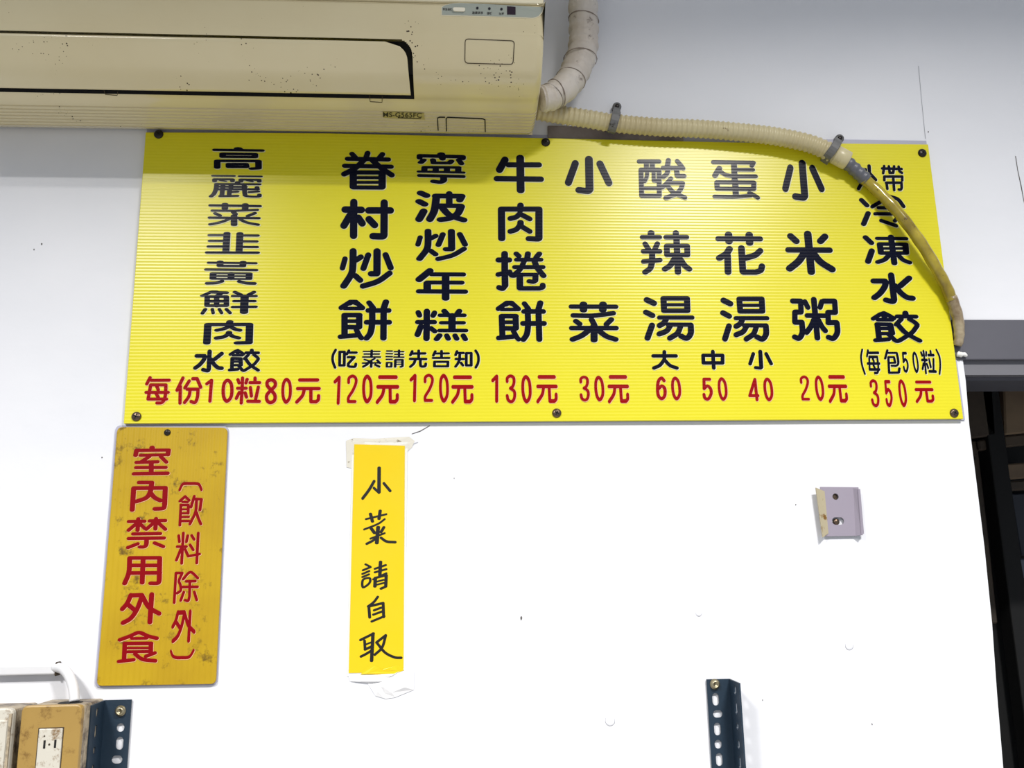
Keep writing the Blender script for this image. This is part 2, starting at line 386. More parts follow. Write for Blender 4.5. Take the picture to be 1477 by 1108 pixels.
# ------------------------------------------------------------------ lettering: every character is drawn stroke by stroke
# name: (crop x, crop y, scale, brush rx, brush ry, strokes); '~' = smooth curve; 'a/b:' = its own brush
A1 = (290, 205, 14.77); B1 = (180, 400, 4.923); B2 = (460, 190, 6.154)
GL = {
'gao': (*A1, 72, 28, '95/30:790,138 815,160;50/27:285,168 1310,182;460,252 1150,260 1150,320 460,314 460,252;345,545 345,402 1225,407 1225,560 1080,568;62/28:585,472 960,472 975,530 585,528 585,472'),
'li': (*A1, 52, 22, '40/18:255,720 705,724;40/18:820,730 1280,735;290,838 290,795 670,797 670,838;850,845 850,802 1240,807 1240,845;30/12:410,822 530,838;30/14:980,822 1100,845;60/25:780,860 780,890;330,897 1240,903;~335,900 320,1000 280,1100 215,1160;350,952 950,958;350,1010 1210,1008;640,910 635,1010;920,910 920,1010;1195,965 1195,1005;470,921 445,1140;415,1155 770,1148;640,1068 770,1060;~925,921 935,1100 975,1155 1220,1165 1245,1125;1040,1070 1215,1055;610,1020 600,1140'),
'cai': (290, 285, 14.77, 72, 26, '40/26:195,168 1260,185;40/24:240,280 700,285 1200,265;512,140 510,240;945,148 942,250;45/28:300,338 405,385;60/30:695,315 730,355;45/28:1150,335 995,395;40/26:180,430 1235,442;705,390 705,585;~45/26:600,460 430,525 195,573;~45/26:840,470 980,535 1215,580'),
'jiu': (290, 285, 14.77, 76, 27, '45/26:180,803 480,803;45/26:185,925 480,925;45/26:160,1045 480,1045;45/26:870,810 1210,812;45/26:870,935 1185,937;45/26:870,1055 1195,1057;555,760 530,1150;830,765 812,1150;50/27:130,1172 1210,1176'),
'huang': (280, 355, 12.31, 62, 22, '30/20:255,297 1100,307;465,278 460,350;872,285 866,350;460,355 868,357;40/22:215,418 1105,428;62/18:340,484 980,488 975,588 335,584 340,484;62/17:340,536 980,540;660,485 655,585;~40/26:500,625 400,655 230,663;~40/26:800,630 930,660 1075,666'),
'xian': (*B1, 20, 10, '20/8:553,132 620,102 650,102;620,107 722,110;684,115 660,130;586,138 722,138 722,202 584,202 586,138;586,171 722,171;653,140 653,205;15/10:572,228 552,256;13/10:622,228 628,254;13/10:672,228 688,254;14/10:722,228 748,254;17/10:782,106 825,125;17/10:918,106 880,125;16/9:768,134 930,134;16/9:778,170 922,170;16/9:768,212 930,210;30/12:852,135 847,250'),
'rouw': (270, 455, 12.31, 68, 30, '350,490 368,165 1110,162 1100,485 890,490;65/30:760,115 745,160;~50/28:745,200 650,240 530,265;~50/28:770,200 850,245 935,265;60/30:745,305 740,340;~50/30:735,335 640,385 520,405;~50/28:765,345 830,380 915,402'),
'shui': (270, 455, 12.31, 40, 34, '400,640 385,950;~385,955 370,980 340,980 285,965;170,720 310,720;~320,735 290,800 220,880 145,935;615,680 490,780;~425,780 480,870 550,930 615,940'),
'jiao': (270, 455, 12.31, 34, 26, '30/26:765,695 850,640 900,622 950,650 1005,690;26/24:815,708 985,708;~26/24:880,650 900,680 920,650;34/24:802,765 795,965;800,765 950,768;38/24:950,768 955,885;24/22:830,820 930,820;24/22:830,885 930,885;34/26:755,970 900,958;30/26:910,890 970,960;~30/26:970,965 1010,980 1100,930 1190,870 1262,785;36/30:1150,620 1150,660;28/26:1045,665 1268,667;30/26:1090,700 1020,770;~30/26:1185,700 1240,740 1265,770;~34/26:1045,780 1110,870 1190,930 1262,975'),
'mei': (200, 535, 10.55, 27, 24, '175,105 125,200;195,145 465,143;185,215 415,215;185,215 145,430;145,430 425,430;115,328 450,328;~415,215 410,350 390,440 350,485 280,490;275,230 300,290;270,350 300,405'),
'fen': (200, 535, 10.55, 26, 26, '675,110 585,295;635,240 630,490;770,155 705,260;825,120 890,120 945,250;740,280 905,280;~905,280 895,400 860,480 800,468;~785,290 765,390 700,482'),
'1': (200, 535, 10.55, 26, 24, '1108,145 1038,198;1110,145 1085,462'),
'0': (200, 535, 10.55, 26, 26, '~1355,145 1405,190 1420,290 1405,400 1345,463 1300,410 1287,300 1305,190 1355,145'),
'li4': (330, 535, 10.55, 26, 25, '140,135 158,185;210,110 205,250 190,490;280,130 262,185;135,265 265,265;160,330 115,420;250,335 270,400;400,110 400,160;325,180 470,180;330,255 345,385;450,250 410,430;290,463 465,465'),
'8': (330, 535, 10.55, 26, 27, '~645,138 700,165 705,230 645,293 580,370 585,450 635,483 695,450 702,370 645,293 590,230 590,165 645,138'),
'yuan': (330, 535, 10.55, 26, 27, '1080,140 1352,140;1048,270 1375,270;~1150,285 1120,380 1035,475;1250,285 1250,468;1255,470 1330,470;~1330,470 1362,440 1367,380'),
'2': (470, 535, 12.31, 25, 28, '~405,208 412,130 475,93 530,130 535,215 480,350 405,470 400,545;400,545 520,545'),
'3': (700, 535, 12.31, 25, 28, '~388,190 392,125 445,92 500,120 510,200 485,280 445,308;~445,312 510,360 522,440 500,520 455,548 405,515 388,440'),
'6': (930, 535, 7.385, 17, 17, '~205,105 178,77 145,110 136,190 145,265 180,297 212,262 212,190 180,162 147,190'),
'5': (930, 535, 7.385, 16, 17, '690,90 630,90 632,190;~632,190 665,162 700,190 706,245 675,300 640,290 630,252'),
'4': (930, 535, 7.385, 16, 17, '1172,92 1118,265 1205,265;1172,92 1195,308'),
'juan': (485, 215, 12.31, 50, 38, '280,88 340,150;52/40:558,72 535,140;52/40:820,95 755,175;200,175 925,188;150,300 975,316;~55/45:500,190 340,340 140,448;~55/45:640,200 800,340 985,465;66/36:303,420 303,680;66/36:815,420 815,680;300,418 820,420;60/27:300,510 820,512;60/27:300,594 820,596;300,685 820,688'),
'cun': (*B2, 33, 30, '232,692 378,695;310,625 308,925;275,745 222,835;350,765 385,815;442,700 635,700;580,630 578,890;~578,890 575,925 545,930 480,928;445,778 495,830'),
'chao': (480, 350, 12.31, 62, 50, '50/45:218,290 172,455;~64/50:362,148 358,400 330,560 195,772;55/48:500,258 420,310;58/48:400,590 488,670;56/48:630,222 545,460;66/50:787,150 785,545;60/50:785,555 680,555;56/48:938,218 1030,450;~56/48:1010,545 800,690 535,775'),
'bing': (480, 420, 12.31, 58, 42, '50/42:150,297 310,195 410,195 530,300;40/32:210,310 520,310;50/30:300,230 350,200 430,230;210,430 210,800;210,427 475,427;470,427 470,640;50/34:210,535 470,535;50/42:210,640 470,645;50/42:135,812 430,785;~50/42:420,690 480,800 510,835;52/40:645,205 720,300;60/42:945,190 905,310;46/42:625,345 1000,345;50/44:600,555 1005,555;~700,300 700,560 670,740 600,840;905,300 900,840'),
'ning': (590, 215, 14.77, 68, 28, '88/40:685,112 690,145;65/38:225,145 1150,168;65/38:225,165 225,190;65/38:1148,180 1145,205;70/30:310,235 250,292;70/40:690,175 715,210;66/36:510,235 520,270;66/30:520,300 860,302;70/34:900,262 860,300;65/34:1060,235 1115,315;330,392 1055,397;330,395 325,482;570,400 570,490;808,400 808,490;1048,400 1048,490;40/24:200,482 1165,505;42/32:210,567 1165,590;~75/38:735,600 735,670 670,708 520,692'),
'bo': (*B2, 33, 22, '36/22:903,545 955,568;36/22:890,620 938,645;36/26:930,708 890,778;~35/26:1042,585 1025,700 985,778;1035,572 1270,574;34/22:1268,575 1250,608;30/22:1157,550 1157,650;32/20:1060,657 1262,660;~35/22:1085,665 1150,735 1220,765 1285,785;~36/22:1262,665 1230,730 1160,770 1080,782'),
'nian': (580, 380, 9.233, 52, 30, '52/38:370,100 228,215;36/28:390,146 818,148;36/28:330,255 798,257;335,262 335,370;36/30:218,373 845,377;580,150 580,470'),
'gao2': (580, 380, 9.233, 42, 28, '38/34:215,655 232,692;44/38:330,640 325,1000;38/34:432,660 412,695;34/30:205,783 432,783;42/34:250,840 205,950;38/30:385,865 435,905;42/30:562,635 610,690;42/30:762,635 722,690;34/25:505,692 828,692;34/24:522,792 818,792;50/28:665,690 665,890;34/25:500,895 850,895;42/28:500,960 460,1010;38/28:595,962 615,1005;38/28:705,962 728,1005;38/28:815,962 842,1010'),
'lp': (470, 500, 12.31, 24, 24, '~175,60 132,140 120,220 135,300 165,372'),
'chi': (470, 500, 12.31, 26, 22, '248,95 332,95 328,335 245,335 248,95;410,72 372,138;400,108 542,108;395,190 505,190;~505,195 440,260 400,310 408,350 470,360 520,355 533,308'),
'su': (470, 500, 12.31, 24, 14, '20/13:672,88 955,88;20/13:685,135 945,135;20/14:660,187 965,187;815,68 810,190;690,232 800,268;865,215 730,295;24/15:660,295 965,290;24/18:915,245 960,295;810,270 805,365;24/20:740,315 665,358;24/20:880,325 948,358'),
'qing': (470, 500, 12.31, 22, 15, '16/14:1083,80 1178,81;16/13:1073,128 1180,130;16/13:1073,180 1178,182;16/12:1073,228 1178,228;1085,288 1165,288 1163,360 1083,360 1085,288;18/13:1218,92 1380,92;18/11:1230,140 1370,140;18/13:1212,188 1382,190;1300,68 1300,190;24/16:1232,362 1235,238 1362,238 1360,350 1330,362;20/10:1240,275 1360,275;20/10:1240,317 1360,317'),
'xian1': (580, 500, 12.31, 26, 22, '180,85 148,152;165,125 408,122;145,220 425,222;295,75 295,220;~235,232 210,300 148,358;~325,232 325,310 340,352 400,352 415,335 420,305'),
'gao4': (580, 500, 12.31, 26, 20, '590,85 555,160;585,124 825,122;700,80 700,200;550,203 835,203;576,272 814,272 812,352 574,352 576,272'),
'zhi': (580, 500, 12.31, 26, 22, '975,85 950,150;985,115 1090,115;955,222 1090,222;1025,115 1020,240;~1015,240 990,300 950,355;1045,290 1080,335;1140,118 1228,118 1228,335 1140,335 1140,118'),
'rp': (580, 500, 12.31, 24, 24, '~1305,75 1345,140 1357,220 1345,300 1308,370'),
'niu': (700, 190, 5.276, 28, 20, '28/26:150,215 108,290;22/20:175,253 410,253;22/21:85,358 425,362;30/22:265,198 269,448'),
'rou': (700, 190, 5.276, 28, 20, '125,815 123,590 408,590 408,812;~24/20:408,815 395,818 330,815;25/20:268,560 265,600;~22/19:262,625 235,650 190,662;22/19:270,630 338,665;25/18:268,690 268,710;~22/19:265,710 235,745 190,760;22/19:285,728 338,760'),
'juan3': (700, 355, 14.77, 66, 50, '60/55:275,298 515,298;72/55:412,160 415,530;72/55:415,530 422,840;~60/55:420,850 370,905 290,885;60/50:275,608 520,550;~60/50:520,560 560,625 620,630;62/46:660,165 715,215;65/46:908,160 892,270;65/46:1150,165 1085,245;55/42:665,293 1185,293;55/44:625,450 1230,450;~58/48:830,320 740,500 590,630;~66/50:1050,330 1110,470 1240,635;60/40:740,612 1080,612;72/46:735,650 738,900;60/48:738,905 1150,905;~62/48:1150,905 1220,880 1222,830;65/46:1070,640 1065,740;~60/45:1065,740 1020,765 935,752'),
'xiao': (700, 190, 5.276, 27, 26, '685,242 632,388;30/26:788,210 793,440;~27/24:793,440 780,452 712,445;27/26:872,245 940,390'),
'cai2': (700, 390, 5.036, 26, 17, '17/16:622,264 950,265;28/18:713,245 713,290;28/18:855,245 853,290;~20/17:638,328 780,330 930,312;22/17:658,370 685,390;~22/17:772,358 790,392;22/17:915,358 880,392;18/17:625,420 952,420;790,400 790,508;~24/18:760,430 700,475 635,502;~24/18:825,440 880,480 945,502'),
'suan': (910, 220, 14.77, 50, 42, '45/42:170,192 600,192;52/30:330,240 330,330;52/30:455,240 455,330;50/45:213,370 228,925 605,925 597,370 213,370;~42/36:345,400 335,520 290,620;42/40:482,400 485,600 560,612;40/36:260,762 570,760;~52/46:797,165 780,260 760,320;46/44:680,330 1090,330;~48/44:985,185 1050,260 1110,340;~50/46:790,370 760,460 690,520;54/46:972,370 985,495;46/44:985,502 1135,502;~48/44:850,555 770,650 670,745;44/40:840,648 1090,650;~50/46:1100,655 1060,780 950,890 740,968;~48/46:770,700 880,830 1000,900 1150,962'),
'dan': (1020, 220, 14.77, 54, 42, '45/42:125,205 985,218;50/40:985,218 950,285;62/42:570,250 585,600;44/40:640,368 975,370;60/55:258,340 165,492;~48/44:280,410 400,480 560,508;44/44:560,510 1035,510;205,635 992,640 990,780 212,772 205,635;65/42:595,600 610,920;~44/42:155,940 600,945 930,918;~50/44:900,865 990,910 1075,965'),
'la': (915, 325, 14.77, 66, 50, '72/50:355,155 355,205;50/50:165,255 540,255;58/50:228,395 300,510;58/50:490,392 440,500;50/50:185,555 545,555;380,560 375,790;50/50:190,775 550,740;~66/54:375,790 335,920 230,1000;65/50:882,155 885,260;52/52:670,255 1115,255;68/50:895,260 928,1005;62/48:690,440 1122,440 1128,638 695,632 690,440;~68/54:850,720 760,860 650,935;~70/55:980,730 1060,850 1165,935'),
'hua': (1025, 325, 14.77, 70, 55, '50/55:150,287 1065,292;80/60:380,195 390,350;80/60:820,200 830,380;~75/62:400,505 330,610 185,700;72/60:360,650 370,1000;72/60:655,485 685,985;60/58:690,1000 960,1000;~68/58:960,1000 1065,960 1092,870;~66/62:1055,545 940,640 720,705'),
'tang': (920, 420, 14.77, 64, 46, '70/62:192,188 340,258;68/58:175,452 308,520;66/60:302,730 205,1000;66/50:545,155 1045,155 1055,420 560,420 545,155;50/36:560,292 1050,292;48/46:455,565 1160,565;~60/58:600,610 540,690 460,735;56/46:640,715 1120,718;~66/56:1125,725 1125,900 1040,1005 920,960;~60/56:690,740 610,850 455,915;~60/56:910,750 840,900 680,1005'),
'mi': (1100, 190, 4.923, 25, 22, '198,742 238,778;27/24:320,727 345,995;442,745 410,778;20/20:180,840 478,842;~27/23:298,858 255,920 192,972;~27/23:355,858 410,925 492,978'),
'zhou': (1130, 420, 14.77, 58, 56, '195,212 360,215;365,215 375,440;250,448 372,448;242,450 242,660;245,665 380,665;~62/56:390,665 402,880 330,1005 240,978;55/52:455,225 520,350;62/56:645,178 722,1000;52/52:500,522 900,528;56/52:815,225 778,350;~60/56:655,600 580,760 490,880;~58/54:745,620 820,760 890,845;850,215 1085,215;1088,220 1104,450;955,455 1100,455;945,455 955,670;950,675 1130,672;~62/56:1135,680 1145,880 1060,1008 960,985'),
'da': (900, 390, 5.035, 14, 13, '212,622 378,622;293,592 293,650;~292,650 260,690 217,710;~298,655 335,692 384,710'),
'zhong': (900, 390, 5.035, 14, 13, '575,618 716,618 716,673 577,673 575,618;645,590 652,710'),
'wai_small': (1225, 220, 8.862, 22, 20, '~165,215 145,290 105,335;165,222 205,218;~205,220 190,330 115,465;150,310 190,345;252,172 262,400;~262,270 300,310 335,350'),
'dai': (1225, 220, 8.862, 17, 17, '420,205 668,212;~445,175 440,220 432,265;505,178 515,260;572,178 560,262;515,262 555,262;~630,182 640,240 672,262;447,355 447,310 675,310 675,358;470,388 660,388;475,388 485,465;~665,388 668,450 655,475 632,474;560,320 572,482'),
'leng': (1225, 220, 8.862, 26, 24, '34/26:155,608 225,678;35/28:240,778 182,915;~24/24:500,560 400,630 290,695;~26/24:500,560 620,600 692,690;24/22:370,708 560,712;24/22:328,785 600,787;26/24:405,872 598,938;26/24:650,800 580,875'),
'dong': (1235, 335, 11.08, 48, 28, '48/36:148,85 240,172;50/42:248,300 188,468;34/26:330,100 800,103;50/36:553,75 608,495;50/30:375,190 785,195 795,335 395,335 375,190;40/22:380,262 790,262;~46/32:520,370 450,440 345,478;~44/32:680,380 750,445 850,487'),
'bao': (1230, 495, 10.55, 18, 16, '525,110 492,235;540,150 665,150;~668,152 685,230 690,310 660,345 590,345;545,215 625,215 645,300 560,302;540,215 552,440;20/18:555,452 690,450;20/18:700,445 708,388'),
'rp9': (1230, 495, 10.55, 13, 15, '~1270,100 1318,210 1330,340 1320,470'),
'lp9': (1230, 495, 10.55, 14, 15, '~143,98 125,210 142,340 184,470'),
}
GR = {   # the two dark-red columns of the small sign
'shi': (170, 640, 6.92, 25, 17, '28/18:343,38 343,60;178,118 188,68 507,65 500,112;20/15:225,118 480,112;22/17:315,130 240,178;22/17:430,130 485,185;20/17:185,188 400,182;20/17:182,240 480,238;335,185 335,300;22/18:160,302 498,296'),
'nei': (170, 640, 6.92, 26, 19, '20/18:210,388 330,388;~26/20:340,390 325,480 285,540 185,578;~26/20:325,490 370,540 425,568;26/20:145,662 160,445 475,442;26/20:475,442 468,610;~24/20:468,610 455,645 370,652'),
'jin': (170, 640, 6.92, 21, 17, '110,778 268,775;22/18:205,752 198,865;190,795 108,865;215,795 275,850;318,772 475,768;22/18:382,750 376,852;365,785 285,855;398,785 475,855;20/17:152,902 425,898;108,948 462,943;~24/17:288,950 285,1005 265,1030 222,1032;200,1000 102,1038;368,992 455,1028'),
'yong': (160, 795, 6.52, 24, 18, '~178,65 170,200 130,305;178,65 460,64;460,64 455,275;~455,280 440,302 375,303;305,65 295,298;180,135 460,135;175,207 460,205'),
'wai': (160, 795, 6.52, 23, 21, '~188,415 155,490 108,545;188,418 290,414;~295,418 250,540 190,630 115,675;165,505 228,558;24/22:385,408 368,668;~300,430 360,530 455,588'),
'shi2': (160, 795, 6.52, 22, 18, '~85,835 180,800 265,767 350,800 432,820;20/14:200,822 335,820;130,870 380,868;132,870 125,1025;378,870 375,960;20/12:140,912 375,912;20/14:140,948 375,945;20/17:75,1038 215,1022;~20/18:228,968 300,1018 420,1032;20/17:415,958 330,990'),
'lb': (240, 685, 7.914, 14, 18, '~152,172 185,110 230,100 280,100 330,100 375,112 402,170'),
'yin': (240, 685, 7.914, 17, 16, '155,300 215,248 262,292;14/14:185,310 245,312;168,345 155,575;165,345 252,345 250,440;14/12:170,395 250,395;14/13:170,440 250,440;14/13:168,482 258,480;14/15:165,528 262,528;320,245 282,370;312,275 402,280 385,400;~345,290 335,420 270,562;~345,430 368,500 395,562'),
'liao': (240, 685, 7.914, 17, 16, '142,695 150,765;195,665 175,1012;245,695 230,765;125,820 230,820;165,850 115,975;215,850 250,928;250,930 380,905;290,692 318,738;272,800 308,858;365,665 348,1008'),
'chu': (235, 815, 7.914, 16, 16, '150,95 130,430;150,92 222,92;~222,95 185,180 200,225 205,290 165,322;~232,162 315,82 400,150;18/16:268,188 370,185;18/16:228,252 395,250;310,190 305,350;~305,360 290,408 255,402;240,310 205,405;360,308 388,400'),
'rb': (235, 815, 7.914, 12, 20, '~92,985 115,1040 160,1058 220,1058 285,1055 320,1030 352,975'),
}
GP = {   # handwriting on the paper notice
'xiao_w': (505, 665, 8.52, 15, 15, '18/14:357,85 355,385;12/14:355,390 292,332;~295,250 230,360 155,460;14/14:415,275 492,368'),
'cai_w': (505, 665, 8.52, 13, 12, '11/10:195,715 445,655;17/12:250,650 275,745;17/12:370,612 355,712;~10/10:172,842 340,775 425,715;18/13:260,830 300,885;20/12:345,812 328,1010;16/12:415,815 380,875;10/10:250,955 425,888;~14/12:320,950 270,985 205,1018;~14/13:380,945 450,990 555,998'),
'qing_w': (505, 800, 6.715, 10, 8, '150,95 195,118;125,152 198,122;120,188 185,160;120,218 182,192;~125,245 188,228 188,275 125,318 125,245;14/9:295,70 288,200;240,138 345,102;240,172 350,142;225,240 350,182;14/9:245,225 240,310;12/9:250,225 350,200;13/9:350,200 345,310 300,330;9/7:260,262 325,245;9/7:260,292 325,275'),
'zi_w': (505, 800, 6.715, 11, 9, '~268,410 230,460 175,502;12/9:182,510 190,610;12/10:190,500 320,470 325,605;10/9:232,540 300,515;10/9:225,582 310,552;210,648 330,598'),
'qu_w': (505, 800, 6.715, 11, 10, '100,828 228,765;140,835 145,920;14/10:222,765 208,1030;9/7:150,872 210,848;12/10:145,920 210,890;~105,988 160,960 215,925;255,852 345,782;~345,785 310,900 240,970;~265,862 340,950 430,995 495,1000'),
}
PLACE = [  # glyph, image box (x0, y0, x1, y1) for repeats; None = where it was drawn
('gao', 0), ('li', 0), ('cai', 0), ('jiu', 0), ('huang', 0), ('xian', 0), ('rouw', 0), ('shui', 0), ('jiao', 0),
('juan', 0), ('cun', 0), ('chao', 0), ('bing', 0),
('ning', 0), ('bo', 0), ('chao', (598.8, 330.2, 675.3, 377.0)), ('nian', 0), ('gao2', 0),
('lp', 0), ('chi', 0), ('su', 0), ('qing', 0), ('xian1', 0), ('gao4', 0), ('zhi', 0), ('rp', 0),
('niu', 0), ('rou', 0), ('juan3', 0), ('bing', (714.3, 433.3, 789.4, 493.5)), ('xiao', 0), ('cai2', 0),
('suan', 0), ('la', 0), ('tang', 0), ('da', 0), ('dan', 0), ('hua', 0), ('tang', (1036.6, 427.7, 1112.2, 493.2)), ('zhong', 0),
('xiao', (1124.4, 230.6, 1191, 289.9)), ('mi', 0), ('zhou', 0), ('xiao', (1077.6, 504.6, 1115.6, 533.4)),
('wai_small', 0), ('dai', 0), ('leng', 0), ('dong', 0), ('shui', (1252.3, 393, 1321.6, 438.8)), ('jiao', (1254.3, 448.2, 1330.6, 495.2)),
('lp9', 0), ('mei', (1248, 503.8, 1271.4, 540.2)), ('bao', 0), ('5', (1299.8, 507.6, 1311.8, 538)), ('0', (1314.6, 507.2, 1326.4, 538.4)),
('li4', (1326.0, 504.6, 1351.6, 540.2)), ('rp9', 0)]
PRICE = [('mei', 0), ('fen', 0), ('1', 0), ('0', 0), ('li4', 0), ('8', 0), ('0', (405.1, 545, 421.8, 582.8)), ('yuan', 0),
('1', (480.2, 541.9, 491.6, 584.2)), ('2', 0), ('0', (522, 540.3, 537.9, 582.2)), ('yuan', (541.9, 541.2, 576.1, 583)),
('1', (590.4, 539.3, 600.9, 580.6)), ('2', (611, 539.2, 625.8, 580)), ('0', (633.2, 539.2, 647.5, 581.2)), ('yuan', (650.4, 541.4, 683.3, 582.8)),
('1', (708.4, 540.3, 719.2, 581.4)), ('3', 0), ('0', (751.5, 541, 767.2, 582.2)), ('yuan', (772.6, 541, 804.9, 582)),
('3', (835, 542, 851, 579.4)), ('0', (856.5, 542, 872.2, 579.4)), ('yuan', (875.1, 541, 908.2, 582)),
('6', 0), ('0', (967.1, 543.3, 983.2, 577.8)), ('5', 0), ('0', (1034.2, 544.2, 1050.2, 578.4)), ('4', 0), ('0', (1099.9, 544.7, 1116.3, 579.1)),
('2', (1152.8, 541.7, 1169.2, 577.9)), ('0', (1173.9, 541.7, 1190, 578.7)), ('yuan', (1191.8, 541, 1224.1, 581.5)),
('3', (1253.1, 547.1, 1269.4, 587.5)), ('5', (1274, 548, 1288.9, 587.5)), ('0', (1293.9, 547.1, 1309.7, 587.5)), ('yuan', (1317.1, 549, 1348.6, 581.4))]

def parse(g):
    """-> list of (points px, rx px, ry px)"""
    ox, oy, s, rx, ry, st = g; out = []
    for q in st.split(';'):
        sm = q.startswith('~'); q = q.lstrip('~')
        a, b = rx, ry
        if ':' in q:
            h, q = q.split(':'); a, b = [float(t) for t in h.split('/')]
        pts = [tuple(float(t) for t in p.split(',')) for p in q.split()]
        if sm and len(pts) > 2: pts = [tuple(p) for p in catmull(pts, 5, closed=(pts[0] == pts[-1]))]
        out.append(([(ox + x / s, oy + y / s) for x, y in pts], a / s, b / s))
    return out
def to_plane(g, dep):
    """strokes in metres on the upright plane (x, z) with brush radii in metres"""
    out = []
    for pts, rx, ry in parse(g):
        q = [P(x, y, dep) for x, y in pts]
        x0, y0 = pts[0]
        mx = (P(x0 + 1, y0, dep) - P(x0, y0, dep)).x; mz = -(P(x0, y0 + 1, dep) - P(x0, y0, dep)).z
        out.append(([(p.x, p.z) for p in q], rx * mx, ry * mz))
    return out
def fit(st, box, dep):
    """move and stretch strokes so that they fill another image box of the same plane"""
    x0 = min(p[0] - rx for pts, rx, ry in st for p in pts); x1 = max(p[0] + rx for pts, rx, ry in st for p in pts)
    z0 = min(p[1] - ry for pts, rx, ry in st for p in pts); z1 = max(p[1] + ry for pts, rx, ry in st for p in pts)
    bx0, by0, bx1, by1 = box; cy = (by0 + by1) / 2; cx = (bx0 + bx1) / 2
    # box edges at mid height; the lean of the verticals widens the image box, so take it off again
    lean = abs(P(cx, by1, dep).x - P(cx, by0, dep).x)
    X0 = P(bx0, cy, dep).x + lean / 2; X1 = P(bx1, cy, dep).x - lean / 2
    Z0 = P(cx, by1, dep).z; Z1 = P(cx, by0, dep).z
    sx = (X1 - X0) / (x1 - x0); sz = (Z1 - Z0) / (z1 - z0)
    return [([(X0 + (p[0] - x0) * sx, Z0 + (p[1] - z0) * sz) for p in pts], rx * sx, ry * sz) for pts, rx, ry in st]
def glyph_mesh(st, dep, step=4e-6, halo=0.0):
    """flat vinyl pieces: every stroke segment is a round-ended capsule, layered a few microns apart"""
    v = []; f = []; mi = []
    def capsule(a, b, rx, ry, y):
        k = ry / rx
        A = Vector((a[0], a[1] / k)); B = Vector((b[0], b[1] / k)); d = B - A
        ang = math.atan2(d.y, d.x) if d.length > 1e-9 else 0
        n = 7; o = len(v); c = 0
        for end, base in ((A, ang + math.pi / 2), (B, ang - math.pi / 2)):
            for i in range(n + 1):
                th = base + math.pi * i / n
                v.append((end.x + rx * math.cos(th), -y, (end.y + rx * math.sin(th)) * k)); c += 1
        f.append(tuple(range(o, o + c)))
    passes = ([1] if halo else []) + [0]
    y = dep
    for ps in passes:
        for pts, rx, ry in st:
            h = halo if ps else 0
            off = halo * .7 if ps else 0
            P2 = [(p[0] + off, p[1] - off) for p in pts]
            for a, b in zip(P2, P2[1:]):
                capsule(a, b, rx + h * .3, ry + h * .3, y); mi.append(ps); y += step
    return v, f, mi
def letter(name, st, dep, mats, parent, halo):
    v, f, mi = glyph_mesh(st, dep, halo=halo)
    o = obj_at(name, v, f, mats, parent)
    me = o.data
    for p, i in zip(me.polygons, mi): p.material_index = i
    # capsules must face the room
    for p in me.polygons:
        if p.normal.y > 0: p.flip()
    me.update()
    return o

# ------------------------------------------------------------------ menu board
DB = 0.008
pc = [P(210, 192, 0), P(1340, 208.5, 0), P(1390, 606, 0), P(178, 612, 0)]
X0, X1, Z1, Z0 = pc[0].x, pc[1].x, pc[0].z, pc[3].z
board = thing('menu_board', 'long yellow fluted plastic menu board with black dish names and red prices', 'menu board', ((X0 + X1) / 2, 0, (Z0 + Z1) / 2))
def on(px, py): return P(px, py, DB)
c0, c1, c2, c3 = on(210, 190.5), on(1339, 208), on(1390, 604.5), on(178, 611)
v, f = slab([c0, P(470, 191.8, DB), P(787, 199, DB), P(1060, 205, DB), c1, c2, c3], .005)
pan = obj_at('panel', v, f, M_yel, board); bevel(pan, .0008, 1)
b0, b1, b2, b3 = P(212, 186, .002), P(1336, 203, .002), P(1392, 606, .002), P(181, 613, .002)
v, f = slab([b0, b1, b2, b3], .0018)
obj_at('backing_sheet', v, f, M_back, board)
def screw(px, py, dep, r, parent, m=M_screwd, h=.0035):
    c = P(px, py, dep)
    v, f = lathe(c, (0, -1, 0), [(r, -.001), (r, h * .35), (r * .85, h * .75), (r * .5, h), (.0002, h * 1.05)], 18)
    s = obj_at('screw', v, f, m, parent, True)
    a = random.random() * 3
    for k in (0, 1):
        d = Vector((math.cos(a + k * 1.57), 0, math.sin(a + k * 1.57))); n = Vector((-d.z, 0, d.x))
        cc = c + Vector((0, -h * 1.06, 0)); L = r * .55; w = r * .12
        v, f = slab([cc - d * L - n * w, cc + d * L - n * w, cc + d * L + n * w, cc - d * L + n * w], .0008)
        obj_at('slot', v, f, M_blk, s)
for x, y in [(229, 194), (787, 205.5), (1330, 221)]: screw(x, y, DB, .0068, board)
for x, y in [(197, 601), (803, 596), (1376, 596)]: screw(x, y, DB, .0066, board, M_steel)
PL = {k: to_plane(g, DB) for k, g in GL.items()}
for k, b in PLACE:
    st = PL[k] if not b else fit(PL[k], b, DB)
    letter('character', st, DB + .0003, [M_ink, M_halo], board, .0011)
for k, b in PRICE:
    st = PL[k] if not b else fit(PL[k], b, DB)
    nm = 'numeral' if k in '0123456789' else 'character'
    letter(nm, st, DB + .0003, [M_red, M_halor], board, .001)

